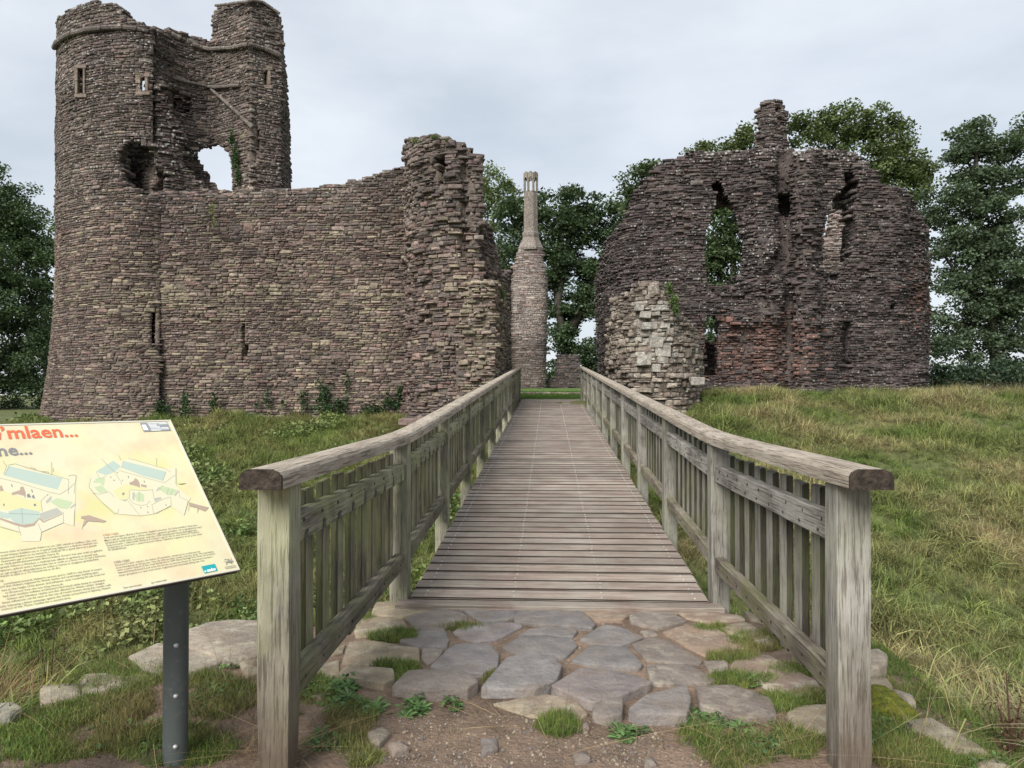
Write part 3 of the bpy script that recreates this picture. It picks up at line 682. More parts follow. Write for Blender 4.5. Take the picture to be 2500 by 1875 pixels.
wall(MR, [(1985, 31.2), (2050, 31.0), (2120, 31.2)], [(1990, 640), (2005, 610), (2022, 575), (2036, 545), (2048, 520), (2064, 495), (2120, 480), (2120, 975), (1990, 975)], [[(2058, 560), (2072, 535), (2090, 545), (2090, 640), (2052, 640)]], t=0.8, colf=col_rear, jag=3)
wall(MR, [(2030, 32.6), (2120, 32.6)], [(2030, 500), (2120, 500), (2120, 700), (2030, 700)], t=0.3, colf=col_dim, reveal=False)
def col_ch2(px, py):
    c = p_rdark() * (1.5 if py < 290 else 1.15); return (*c, 0.45)
wall(MR, [(1846, 26.3), (1885, 26.0), (1926, 26.3)], [(1847, 380), (1847, 340), (1850, 305), (1856, 262), (1874, 241), (1912, 246), (1914, 262), (1922, 281), (1919, 300), (1924, 380)], [[(1894, 262), (1907, 262), (1907, 273), (1894, 273)]], t=0.9, colf=col_ch2, jag=3, rough=0.05)
# projecting ledges of the fallen cross wall
MR.finish()

# ---- octagonal chimney beyond the court
CH = thing('chimney_tower', at(1292, 945, 45), 'tall slender stone chimney with open octagonal lantern behind the court', 'chimney')
MH = Masonry(CH)
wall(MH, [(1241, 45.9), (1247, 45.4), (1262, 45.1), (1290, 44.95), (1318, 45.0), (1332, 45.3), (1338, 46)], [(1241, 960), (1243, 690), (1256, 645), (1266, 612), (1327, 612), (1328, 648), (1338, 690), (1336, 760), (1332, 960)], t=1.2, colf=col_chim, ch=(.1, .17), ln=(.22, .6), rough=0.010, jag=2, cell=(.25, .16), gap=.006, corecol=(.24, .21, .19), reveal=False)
wall(MH, [(1190, 43.5), (1225, 44.5), (1250, 45.6)], [(1190, 960), (1196, 720), (1222, 690), (1238, 672), (1250, 650), (1252, 960)], t=0.8, colf=col_dim, ch=(.1, .18), ln=(.25, .6), rough=0.05, jag=4, cell=(.25, .16))
def octa(cx, cy, prof, n=8, rot=math.pi / 8):
    V, Fa = [], []
    for (r, z) in prof:
        for k in range(n):
            q = rot + 2 * math.pi * k / n; V.append((cx + r * math.cos(q), cy + r * math.sin(q), z))
    for i in range(len(prof) - 1):
        for k in range(n): Fa.append((i * n + k, i * n + (k + 1) % n, (i + 1) * n + (k + 1) % n, (i + 1) * n + k))
    Fa.append(tuple(range(n - 1, -1, -1))); Fa.append(tuple(len(V) - n + k for k in range(n))); return V, Fa
cx, cy = at(1296, 962, 45.6).x, 45.6
zz = lambda py: at(1296, py, 45.4).z
mk('chimney_cap', *octa(cx, cy, [(0.80, zz(612)), (0.82, zz(606)), (0.78, zz(604)), (0.5, zz(580)), (0.53, zz(574)), (0.53, zz(568)), (0.46, zz(565))]), M_STONE, CH, col=(0.27, 0.24, 0.215, 0.55))
sh = mk('chimney_shaft', *octa(cx, cy, [(0.46, zz(570))] + [(0.455 - 0.02 * i / 9 - (0.01 if i % 2 else 0), zz(565 - 98 * i / 9)) for i in range(10)]), M_STONE, CH, col=(0.28, 0.25, 0.22, 0.5))
pr = []
for k in range(8):
    q = math.pi / 8 + 2 * math.pi * k / 8; x, y = cx + 0.40 * math.cos(q), cy + 0.40 * math.sin(q)
    pr.append(tube([(x, y, zz(468)), (x, y, zz(440))], 0.075, 6))
    q2 = q + math.pi / 8; x2, y2 = cx + 0.44 * math.cos(q2), cy + 0.44 * math.sin(q2)
    ex = Vector((-math.sin(q2), math.cos(q2), 0)); o_ = Vector((math.cos(q2), math.sin(q2), 0))
    A = Vector((x2, y2, 0))
    # pointed arch head: two haunches and a gable
    for s in (-1, 1):
        pts = [A + ex * s * 0.16 + Vector((0, 0, zz(441))), A + ex * s * 0.17 + Vector((0, 0, zz(424))), A + ex * s * 0.0 + Vector((0, 0, zz(424))), A + ex * s * 0.0 + Vector((0, 0, zz(433))), A + ex * s * 0.09 + Vector((0, 0, zz(437)))]
        vv = pts + [p - o_ * 0.14 for p in pts]; ff = [(0, 1, 2, 3, 4), (9, 8, 7, 6, 5)] + [(i, (i + 1) % 5, 5 + (i + 1) % 5, 5 + i) for i in range(5)]
        pr.append((vv, ff))
    g = [A + ex * -0.14 + Vector((0, 0, zz(424))), A + ex * 0.14 + Vector((0, 0, zz(424))), A + Vector((0, 0, zz(419)))]
    vv = g + [p - o_ * 0.16 for p in g]; pr.append((vv, [(0, 1, 2), (5, 4, 3), (0, 3, 4, 1), (1, 4, 5, 2), (2, 5, 3, 0)]))
mk('lantern', *join(pr), M_STONE, CH, col=(0.25, 0.23, 0.2, 0.4))
MH.finish()
FW = thing('low_wall', at(1385, 945, 46), 'low ruined wall beyond the court grass, right of the chimney', 'wall')
MF = Masonry(FW)
wall(MF, [(1334, 46.2), (1360, 46), (1426, 46)], [(1334, 926), (1357, 922), (1360, 870), (1375, 865), (1410, 866), (1413, 900), (1425, 925), (1427, 960), (1334, 960)], t=0.7, colf=col_dim, ch=(.1, .18), ln=(.25, .6), jag=2, cell=(.25, .16))
MF.finish()
FS = thing('foundation_stones', at(1345, 955, 33), 'low line of foundation stones across the court grass', 'foundation')
MK = Masonry(FS)
for k in range(26):
    px = 1268 + k * 6.6; P = at(px, 955 - 3 * math.sin(k * 0.4), 33 + 0.3 * math.sin(k)); g = HT(P.x, P.y, False)
    MK.stone((P.x, P.y, g + 0.05), (1, 0, 0), (0, -1, 0), rng.uniform(.1, .28), rng.uniform(.08, .16), .12, .1, (*(p_buff()), .4))
MK.finish()

# ------------------------------------------------------------------ footbridge
BR = thing('footbridge', (0.07, 5.0, 0.0), 'weathered timber footbridge with slatted railings leading to the castle', 'bridge')
XL, XR = -0.935, 1.053; SL = 0.058; Y0, Y1 = 5.0, 25.3
def bz(y): return 0.054 + SL * max(0.0, y - 5.0)
PY0 = [2.77] + [5.06 + 2.02 * k for k in range(11)]
# deck planks
pitch = 0.203; npl = int((Y1 - Y0) / pitch)
variants = []
for vi in range(6):
    V, Fa = box((0, 0, 0), (XR - XL - 0.02, pitch - 0.023, 0.045))
    V = [(x, y + rng.uniform(-.002, .002), z + rng.uniform(-.002, .002)) for x, y, z in V]
    # shallow anti-slip groove lines along each board
    me = bpy.data.meshes.new('plank'); me.from_pydata(V, [], Fa); me.materials.append(M_PLANK)
    bm = bmesh.new(); bm.from_mesh(me)
    bmesh.ops.bevel(bm, geom=bm.edges[:], offset=0.009, segments=2, affect='EDGES'); bm.to_mesh(me); bm.free(); variants.append(me)
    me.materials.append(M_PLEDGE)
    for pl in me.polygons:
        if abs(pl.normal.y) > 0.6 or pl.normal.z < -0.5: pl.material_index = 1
for i in range(npl):
    y = Y0 + (i + 0.5) * pitch
    o = bpy.data.objects.new('plank', variants[i % 6]); link(o, BR, ((XL + XR) / 2 + rng.uniform(-.006, .006), y, bz(y) - 0.0225 + rng.uniform(-.002, .002)))
    o.rotation_euler = (math.atan(SL) + rng.normal(0, 0.004), rng.normal(0, .001), rng.normal(0, 0.001))
parts = []
for i in range(npl):
    y = Y0 + (i + 0.5) * pitch
    for x in (XL + 0.11, XL + 0.70, XR - 0.70, XR - 0.10):
        for dy in (-0.05, 0.05):
            parts.append(octa(x + rng.uniform(-.006, .006), y + dy + rng.uniform(-.005, .005), [(0.0065, bz(y + dy) - .002), (0.0045, bz(y + dy) + 0.0035)], 6))
o = mk('screw', *join(parts), M_SCREW, BR); o['kind'] = 'stuff'
V, Fa = box(((XL + XR) / 2, 4.93, 0.015), (XR - XL + 0.12, 0.13, 0.06)); bevel(mk('threshold_board', V, Fa, M_PLANK, BR), .006, 1)
# bearers and trestles under the deck
for x in (-0.7, 0.07, 0.84):
    a_, b_ = Vector((x, 5.0, bz(5.0) - 0.17)), Vector((x, Y1, bz(Y1) - 0.17))
    V = [p + Vector((sx * .07, 0, sz * .11)) for p in (a_, b_) for sz in (-1, 1) for sx in (-1, 1)]
    mk('bearer', V, [(0, 2, 3, 1), (4, 5, 7, 6), (0, 1, 5, 4), (2, 6, 7, 3), (0, 4, 6, 2), (1, 3, 7, 5)], M_LOW, BR)
for y in (9.0, 13.0, 17.0, 21.0):
    for x in (-0.7, 0.84):
        zb_ = HT(x, y) - 0.3; V, Fa = box((x, y, (zb_ + bz(y) - .28) / 2), (.18, .18, bz(y) - .28 - zb_)); mk('trestle_leg', V, Fa, M_LOW, BR)
    V, Fa = box((0.07, y, bz(y) - 0.36), (2.2, 0.17, 0.17)); mk('trestle_beam', V, Fa, M_LOW, BR)

M_SLEDGE = wood_mat('slat_edge_dark', (1, 1, 0.13), (0.065, 0.06, 0.04), (0.022, 0.02, 0.015), (0.10, 0.095, 0.065), (0.07, 0.078, 0.028), 0.5)  # darker wood for the narrow sides and lower ends of the slats
slat_me = []
for vi in range(5):
    hgt = 0.83; V, Fa = box((0, 0, 0), (0.033, 0.115, hgt))
    V = [(x, y * (1 if z > 0 else 0.97) + rng.uniform(-.003, .003), z + rng.uniform(-.006, .006)) for x, y, z in V]
    me = bpy.data.meshes.new('slat'); me.from_pydata(V, [], Fa)
    bm = bmesh.new(); bm.from_mesh(me); bmesh.ops.bevel(bm, geom=bm.edges[:], offset=0.005, segments=1, affect='EDGES'); bm.to_mesh(me); bm.free()
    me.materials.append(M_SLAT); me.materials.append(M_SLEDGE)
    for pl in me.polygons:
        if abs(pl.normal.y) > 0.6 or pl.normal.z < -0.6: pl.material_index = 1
    slat_me.append(me)
def shear_box(x0, x1, ya, yb, h0, h1, nseg=1, jit=0.0):
    V, Fa = [], []
    for i in range(nseg + 1):
        y = ya + (yb - ya) * i / nseg; j = (lambda: rng.uniform(-jit, jit))
        V += [(x0 + j(), y, bz(y) + h0 + j()), (x1 + j(), y, bz(y) + h0 + j()), (x1 + j(), y, bz(y) + h1 + j()), (x0 + j(), y, bz(y) + h1 + j())]
    for i in range(nseg):
        for k in range(4): Fa.append((i * 4 + k, i * 4 + (k + 1) % 4, i * 4 + 4 + (k + 1) % 4, i * 4 + 4 + k))
    Fa += [(3, 2, 1, 0), tuple(nseg * 4 + k for k in range(4))]; return V, Fa
for side in (-1, 1):
    xin = XL if side < 0 else XR; left = side < 0
    RL = bpy.data.objects.new('railing', None); RL.empty_display_size = .1; link(RL, BR, (xin, 2.8, 0.0))
    RL['label'] = 'left railing, greenish with algae' if left else 'right railing, plain silver grey oak'
    mp_, msl, mr_ = (M_POST_G, M_SLAT_G, M_RAIL_G) if left else (M_POST, M_SLAT, M_RAIL)
    xo = xin + side * 0.125; PY = list(PY0); PY[0] = 2.77 if left else 2.90
    for k, y in enumerate(PY):
        ztop = bz(y) + 1.02; zbot = -0.35 if k == 0 else bz(y) - 0.34
        if k == 1: zbot = -0.05
        n = 7 if k == 0 else 1; V, Fa = [], []
        wd, dp = 0.12, 0.13
        for i in range(n + 1):
            z = zbot + (ztop - zbot) * i / n
            sh_ = 1.0
            if k == 0 and left: sh_ = 1 - 0.14 * max(0, 1 - max(z, 0) / 0.35) ** 1.2
            if k == 0: sh_ *= 1 + rng.uniform(-.008, .008)
            cx_ = xin + side * wd / 2
            for sx, sy in ((-1, -1), (1, -1), (1, 1), (-1, 1)):
                V.append((cx_ + sx * wd / 2 * sh_ + rng.uniform(-.002, .002), y + sy * dp / 2 * sh_, z))
        for i in range(n):
            for q in range(4): Fa.append((i * 4 + q, i * 4 + (q + 1) % 4, i * 4 + 4 + (q + 1) % 4, i * 4 + 4 + q))
        Fa += [(3, 2, 1, 0), tuple(n * 4 + q for q in range(4))]
        bevel(mk('post', V, Fa, mp_, RL), .007, 2)
    for k in range(len(PY) - 1):
        ya, yb = PY[k] + .066, PY[k + 1] - .066
        xa, xb = sorted((xin + side * 0.022, xin + side * 0.085))
        V, Fa = shear_box(xa, xb, ya, yb, 0.775, 0.885, 8 if k < 4 else 1, 0.003); o1 = bevel(mk('mid_rail', V, Fa, mr_, RL), .006, 1)
        V, Fa = shear_box(xa, xb, ya, yb, 0.19, 0.29, 8 if k < 4 else 1, 0.003); o2 = bevel(mk('bottom_rail', V, Fa, M_LOW, RL), .008, 1)
        bl = []
        ns = 9; st = (yb - ya) / ns
        for q in range(ns):
            y = ya + (q + 0.5) * st
            o = bpy.data.objects.new('slat', slat_me[(q * 3 + k) % 5])
            xs_ = xin + side * (0.085 + 0.0135)
            link(o, RL, (xs_, y, bz(y) + 0.12 + 0.415 + rng.uniform(-.008, .008)))
            o.rotation_euler = (rng.normal(0, .006), 0, rng.normal(0, .01))
            o.material_slots[0].link = 'OBJECT'; o.material_slots[0].material = msl
            if k < 5:
                for (dy, dz_) in ((-0.022, 0.855), (0.022, 0.805)):
                    c0 = Vector((xin + side * 0.0225, y + dy, bz(y) + dz_))
                    bl.append(tube([c0 + Vector((side * .004, 0, 0)), c0 - Vector((side * 0.003, 0, 0))], 0.0075, 6))
                c0 = Vector((xin + side * 0.0225, y, bz(y) + 0.24)); bl.append(tube([c0 + Vector((side * .004, 0, 0)), c0 - Vector((side * 0.003, 0, 0))], 0.007, 6))
        if left and k < 7:      # dark weather stains where the slats hold the wet
            Vs, Fs = [], []
            for q in range(ns):
                y = ya + (q + 0.5) * st; xx = xin - 0.0 + side * 0.0185; hh = rng.uniform(.035, .075); ww = rng.uniform(.02, .035); b0 = len(Vs)
                Vs += [(xx, y - ww, bz(y) + .777), (xx, y + ww, bz(y) + .777), (xx, y + ww * .6, bz(y) + .777 + hh * .45), (xx, y + ww * .1, bz(y) + .777 + hh), (xx, y - ww * .45, bz(y) + .777 + hh * .6)]; Fs.append((b0 + 4, b0 + 3, b0 + 2, b0 + 1, b0))
            o = mk('weather_stain', Vs, Fs, M_STAIN, RL); o['kind'] = 'stuff'
        if bl: o = mk('bolt', *join(bl), M_BOLT, RL); o['kind'] = 'stuff'
    # cap rail: one bent sweep
    xc0, xc1 = (xin + side * -0.022, xin + side * 0.125)
    xa, xb = min(xc0, xc1), max(xc0, xc1)
    prof = [(xa, 0), (xb, 0), (xb, .045), (xb - .008, .060), (xb - .03, .07), (xa + .03, .07), (xa + .008, .060), (xa, .045)]
    yy_ = [2.56 if left else 2.66, 3.2, 4.0, 4.6] + [4.8 + 0.1 * i for i in range(9)] + [6.0 + 0.8 * i for i in range(25)]
    yy_ = [y for y in yy_ if y < 25.3] + [25.36]
    def cz(y): # smooth change of slope at the second post
        t = y - 5.06
        return 0.054 + 1.02 + SL * (0.5 * (t + math.sqrt(t * t + 0.12))) - 0.003
    V, Fa = [], []
    for y in yy_:
        for x, z in prof: V.append((x + 0.003 * mnoise.noise(Vector((y * 2, x * 9, 1))), y, cz(y) + z + 0.003 * mnoise.noise(Vector((y * 2, x * 9, z * 20)))))
    n = 8
    for i in range(len(yy_) - 1):
        for q in range(n): Fa.append((i * n + q, i * n + (q + 1) % n, (i + 1) * n + (q + 1) % n, (i + 1) * n + q))
    cap = mk('handrail', V, Fa, M_CAP, RL)
    V2 = [(x, yy_[0] - 0.004, cz(yy_[0]) + z) for x, z in prof] + [(x, yy_[0] + .01, cz(yy_[0]) + z) for x, z in prof] 
    e = mk('end_grain', V2, [tuple(range(8))] + [(i, 8 + i, 8 + (i + 1) % 8, (i + 1) % 8) for i in range(8)], M_END, RL)
    V2 = [(x, yy_[-1], cz(yy_[-1]) + z) for x, z in prof]; cap.data  # far end closed below
    mk('end_grain', V2, [tuple(range(7, -1, -1))], M_END, RL)

gp = at(1232, 925, 24.9); gt = thing('timber_gate', (gp.x, gp.y, bz(24.9)), 'low weathered timber gate folded back at the far left bridge end', 'gate')
for zz_ in (0.35, 0.7, 1.02):
    V, Fa = box((gp.x - .22, gp.y, bz(24.9) + zz_), (0.62, 0.05, 0.1)); mk('bar', V, Fa, M_LOW, gt)
for dx in (-.5, .06):
    V, Fa = box((gp.x - .22 + dx + .22 - .0, gp.y + .052, bz(24.9) + .5), (0.09, 0.05, 1.1)); mk('stile', V, Fa, M_LOW, gt)
# ------------------------------------------------------------------ paving and edge stones
m, nt_, bs = mat('flagstone'); M_FLAG = m; p = pos(nt_); a_ = attr(nt_, 'col')
c = mixc(nt_, noi(nt_, p, 7, 6, 0.6), (0.68, 0.68, 0.7), (1.25, 1.22, 1.18)); c = mixc(nt_, 1.0, a_.outputs['Color'], c, 'MULTIPLY')
c = mixc(nt_, math_(nt_, 'MULTIPLY', noi(nt_, p, 60, 3, 0.6, 0.45, 0.75), 0.4), c, mixc(nt_, 1.0, c, (0.55, 0.52, 0.5, 1), 'MULTIPLY'))
l_ = math_(nt_, 'MULTIPLY', noi(nt_, p, 11, 6, 0.7, 0.5, 0.62), a_.outputs['Alpha'])
c = mixc(nt_, l_, c, mixc(nt_, noi(nt_, p, 5, 2), (0.33, 0.29, 0.2), (0.50, 0.47, 0.38)))
c = mixc(nt_, math_(nt_, 'MULTIPLY', noi(nt_, p, 4.5, 6, .65, .5, .66), .55), c, (0.17, 0.128, 0.095, 1))
nt_.links.new(c, bs.inputs['Base Color'])
rg = nd(nt_, 'ShaderNodeMapRange', i_3=0.42, i_4=0.75); nt_.links.new(noi(nt_, p, 6, 4), rg.inputs[0])
mxr = nd(nt_, 'ShaderNodeMath', operation='MAXIMUM'); nt_.links.new(rg.outputs[0], mxr.inputs[0]); nt_.links.new(math_(nt_, 'MULTIPLY', a_.outputs['Alpha'], 1.6), mxr.inputs[1])
nt_.links.new(mxr.outputs[0], bs.inputs['Roughness']); bs.inputs['Specular IOR Level'].default_value = 0.5
bump(nt_, bs, noi(nt_, p, 20, 8, 0.7, 0.2, 0.8), 0.9, 0.016)
m, nt_, bs = mat('moss'); M_MOSS = m; p = pos(nt_)
c = mixc(nt_, noi(nt_, p, 30, 5), (0.08, 0.10, 0.012), (0.24, 0.255, 0.025)); nt_.links.new(c, bs.inputs['Base Color']); bs.inputs['Roughness'].default_value = 1
bump(nt_, bs, noi(nt_, p, 60, 5), 1.0, 0.02)

def rounded(poly2, it=1, k=0.2):
    for _ in range(it):
        r = []
        for i in range(len(poly2)):
            a0, b0 = poly2[i], poly2[(i + 1) % len(poly2)]
            r += [a0 * (1 - k) + b0 * k, a0 * k + b0 * (1 - k)]
        poly2 = r
    return poly2
def slab_stone(name, pxpoly, ztop, thick, colr, parent=None, m_=None, dome=0.002, tilt=(0, 0), edge=0.008, loose=False):
    pts = [on_ground(x, y, ztop) for x, y in pxpoly]
    c2 = [Vector((p.x, p.y)) for p in pts]; ar = sum(c2[i].x * c2[(i + 1) % len(c2)].y - c2[(i + 1) % len(c2)].x * c2[i].y for i in range(len(c2)))
    if ar < 0: c2 = c2[::-1]
    c2 = rounded(c2, 1, 0.06); c2 = rounded(c2, 1, 0.22); n = len(c2); ce = sum(c2, Vector((0, 0))) / n; c2 = [ce + (p - ce) * (1.055 if parent is not None else 1) for p in c2]
    c2 = [ce + (p - ce) * (1 + 0.03 * mnoise.noise(Vector((p.x * 14, p.y * 14, 3))) + 0.02 * mnoise.noise(Vector((p.x * 40, p.y * 40, 8)))) for p in c2]
    V, Fa = [], []
    mn = min((p - ce).length for p in c2)
    def tz(q): return ztop + tilt[0] * (q.x - ce.x) + tilt[1] * (q.y - ce.y)
    e = min(edge, mn * 0.3)
    rings = [(0.0, -thick, 1.05), (0.0, -e * 1.1, 1.02), (e * 0.3, -e * 0.3, 1.02), (e * 1.0, 0.0, 1.01), (mn * 0.5, dome, 1)]
    for off, dz_, sc in rings:
        for q in c2:
            d = (q - ce); l = d.length; r = ce + d * sc * max(0.05, (l - off) / l)
            V.append((r.x, r.y, tz(r) + dz_ + (0.004 * mnoise.noise(Vector((r.x * 9, r.y * 9, 1))) + 0.006 * mnoise.noise(Vector((r.x * 3.5, r.y * 3.5, 4))) if dz_ > -thick else 0)))
    for k in range(len(rings) - 1):
        for i in range(n): Fa.append((k * n + i, k * n + (i + 1) % n, (k + 1) * n + (i + 1) % n, (k + 1) * n + i))
    V.append((ce.x, ce.y, tz(ce) + dome * 1.1 + .004 * mnoise.noise(Vector((ce.x * 9, ce.y * 9, 1))))); ci = len(V) - 1; k = len(rings) - 1
    for i in range(n): Fa.append((k * n + i, k * n + (i + 1) % n, ci))
    o = mk(name, V, Fa, m_ or M_FLAG, parent, org=(ce.x, ce.y, ztop), smooth=True, col=colr)
    return o
Z3 = lambda P: [(620 + x * .3978, 1400 + y * .3978) for x, y in P]
Z4 = lambda P: [(1300 + x * .5425, 1400 + y * .5425) for x, y in P]
Z7 = lambda P: [(1650 + x * .31646, 1350 + y * .31646) for x, y in P]
Z8 = lambda P: [(x * .40687, 1400 + y * .40687) for x, y in P]
SLATE, BROWN, OCH, RUST = (0.195, 0.182, 0.176), (0.205, 0.178, 0.158), (0.275, 0.228, 0.155), (0.265, 0.195, 0.145)
flags = [
 (Z3([(735, 250), (760, 172), (1000, 176), (1185, 182), (1190, 195), (1000, 240), (920, 265)]), .035, OCH, .5),
 (Z3([(945, 268), (1160, 205), (1230, 203), (1300, 258), (1300, 295), (1180, 325), (1010, 338), (975, 305)]), .04, BROWN, .3),
 (Z3([(1252, 200), (1290, 185), (1600, 190), (1588, 268), (1400, 292)]), .04, SLATE, .1),
 (Z3([(1625, 185), (1700, 178), (1960, 198), (2085, 300), (2050, 325), (1605, 290)]), .045, SLATE, .05),
 (Z3([(655, 270), (900, 275), (942, 335), (900, 378), (630, 380), (625, 330)]), .035, OCH, .55),
 (Z3([(900, 408), (1000, 347), (1165, 336), (1190, 405), (1180, 445), (1000, 440)]), .04, SLATE, .1),
 (Z3([(1232, 350), (1330, 308), (1615, 303), (1638, 325), (1480, 402), (1350, 415), (1285, 395)]), .042, (0.225, 0.205, 0.205), .1),
 (Z3([(1635, 376), (1700, 338), (1850, 330), (1978, 345), (1950, 386), (1780, 372)]), .045, SLATE, .1),
 (Z3([(1535, 455), (1640, 393), (1780, 380), (1940, 392), (1975, 440), (1900, 512), (1650, 490)]), .05, SLATE, .08),
 (Z3([(550, 540), (595, 420), (720, 412), (1000, 455), (1000, 550), (700, 552)]), .045, OCH, .55),
 (Z3([(1035, 455), (1160, 465), (1120, 530), (1062, 550), (1030, 515)]), .035, BROWN, .3),
 (Z3([(1095, 562), (1240, 432), (1440, 430), (1495, 490), (1490, 560), (1400, 605), (1230, 600)]), .05, (0.225, 0.21, 0.21), .08),
 (Z3([(1405, 690), (1560, 512), (1640, 496), (1830, 505), (1875, 560), (1850, 645), (1720, 700), (1480, 690)]), .075, (0.22, 0.208, 0.202), .03),
 (Z3([(525, 612), (580, 563), (850, 577), (850, 640), (790, 672), (650, 655)]), .06, OCH, .45),
 (Z3([(862, 685), (960, 590), (1250, 590), (1340, 622), (1362, 658), (1300, 702), (1100, 712)]), .085, BROWN, .12),
 (Z3([(400, 565), (520, 532), (520, 650), (355, 655)]), .03, OCH, .5),
 (Z3([(1485, 795), (1600, 768), (1800, 745), (1950, 775), (2040, 850), (1980, 885), (1700, 870)]), .03, (0.3, 0.245, 0.175), .6),
 (Z4([(180, 388), (270, 322), (425, 332), (490, 408), (470, 425), (260, 402)]), .05, SLATE, .1),
 (Z4([(220, 290), (320, 230), (400, 242), (490, 285), (400, 322), (270, 312)]), .045, SLATE, .1),
 (Z4([(455, 318), (540, 287), (620, 303), (755, 387), (740, 402), (520, 386)]), .045, BROWN, .35),
 (Z4([(592, 262), (700, 233), (820, 242), (968, 330), (900, 358), (780, 368)]), .042, RUST, .5),
 (Z4([(518, 412), (700, 407), (818, 472), (790, 485), (545, 490)]), .05, BROWN, .5),
 (Z4([(95, 502), (220, 422), (440, 452), (528, 492), (400, 543), (270, 575)]), .06, (0.235, 0.205, 0.195), .1),
 (Z4([(270, 602), (330, 562), (405, 556), (400, 625), (330, 640), (275, 625)]), .07, BROWN, .15),
 (Z4([(440, 602), (520, 542), (690, 502), (705, 552), (690, 630), (480, 625)]), .09, (0.235, 0.215, 0.205), .1),
 (Z4([(745, 512), (900, 500), (1060, 560), (1090, 632), (960, 640), (765, 592)]), .06, (0.2, 0.17, 0.15), .4),
 (Z4([(902, 415), (930, 372), (1060, 367), (1265, 478), (1280, 525), (1180, 552), (905, 445)]), .05, RUST, .6),
 (Z4([(1150, 622), (1180, 597), (1330, 587), (1330, 715), (1170, 690)]), .04, OCH, .6),
 (Z4([(772, 392), (878, 387), (880, 438), (800, 443)]), .035, BROWN, .5),
 (Z4([(838, 236), (960, 217), (1100, 300), (1060, 320), (905, 272)]), .04, OCH, .6),
 (Z4([(198, 145), (430, 157), (452, 172), (400, 205), (290, 205)]), .04, RUST, .4),
 (Z4([(440, 182), (600, 166), (690, 210), (560, 243), (450, 213)]), .04, BROWN, .4),
 (Z4([(640, 160), (930, 185), (950, 205), (790, 215), (700, 200)]), .038, RUST, .45),
 (Z4([(485, 258), (545, 252), (565, 275), (505, 282)]), .03, BROWN, .4),
 (Z4([(950, 165), (1030, 190), (1060, 225), (985, 208)]), .03, OCH, .5),
 (Z3([(290, 600), (350, 570), (345, 650), (285, 655)]), .03, OCH, .5),
 (Z3([(470, 470), (560, 430), (545, 480), (480, 500)]), .03, OCH, .5),
]
PV = bpy.data.objects.new('paving', None); link(PV, None, on_ground(1350, 1600)); tag(PV, 'worn irregular stone paving before the footbridge', kind='structure')
for poly, zt_, c, li in flags:
    slab_stone('flagstone', poly, zt_ * (0.42 if zt_ < 0.055 else 0.62), 0.14, (*(np.array(c) * rng.uniform(.95, 1.06)), li), PV)
# sandy bedding between the flags
# stones edging the platform, left and right, with walling below them
def edging(name, label, stones):
    c0 = on_ground(*np.mean(np.array(stones[0][0]), 0)); t = thing(name, (c0.x, c0.y, 0), label, 'kerb')
    for poly, zt_, th_, c, li in stones: slab_stone('stone', poly, zt_, th_, (*c, li), t, dome=0.006, edge=0.012)
    return t
PALEST = (0.31, 0.27, 0.215)
e1 = edging('stone_edging', 'large flat stones edging the bank behind the sign post', [
 (Z8([(785, 495), (950, 422), (1095, 417), (1350, 512), (1095, 598), (950, 602), (850, 560)]), .03, .3, PALEST, .5),
 (Z8([(1100, 352), (1250, 292), (1370, 277), (1600, 285), (1640, 380), (1550, 478), (1380, 508), (1150, 430)]), .05, .4, (0.29, 0.25, 0.2), .7),
 (Z8([(1430, 522), (1550, 492), (1560, 590), (1480, 608)]), .03, .2, OCH, .5),
 (Z8([(480, 640), (520, 602), (620, 597), (800, 622), (900, 602), (880, 642), (700, 692), (490, 720)]), .02, .3, PALEST, .5),
 (Z8([(245, 672), (330, 662), (470, 652), (480, 728), (250, 770)]), .03, .3, (0.30, 0.26, 0.2), .5),
 (Z8([(-60, 780), (80, 762), (130, 800), (60, 850), (-50, 860)]), .05, .3, (0.3, 0.29, 0.25), .8)])
e2 = edging('stone_edging', 'lichened stones edging the bank beside the right railing post', [
 (Z7([(1440, 745), (1560, 737), (1630, 780), (1620, 850), (1560, 870), (1450, 870)]), .06, .2, PALEST, .6),
 (Z7([(1470, 965), (1625, 960), (1670, 1018), (1660, 1055), (1500, 1050)]), .03, .3, OCH, .5),
 (Z7([(1670, 1050), (1830, 1095), (1850, 1145), (1790, 1160)]), .03, .3, PALEST, .4),
 (Z4([(1672, 662), (1790, 642), (2000, 765), (2040, 800), (1900, 800), (1700, 692)]), .03, .3, (0.29, 0.25, 0.19), .5),
 (Z4([(1995, 850), (2080, 835), (2160, 870), (2010, 880)]), .02, .2, OCH, .5)])
mo = slab_stone('moss_cushion', Z7([(1480, 1010), (1600, 1025), (1780, 1120), (1885, 1225), (1750, 1295), (1500, 1180)]), .03, .2, (0, 0, 0, 0), None, M_MOSS, dome=.015, edge=.03)
tag(mo, 'bright yellow-green moss cushion on the edge stones beside the right post', 'moss')
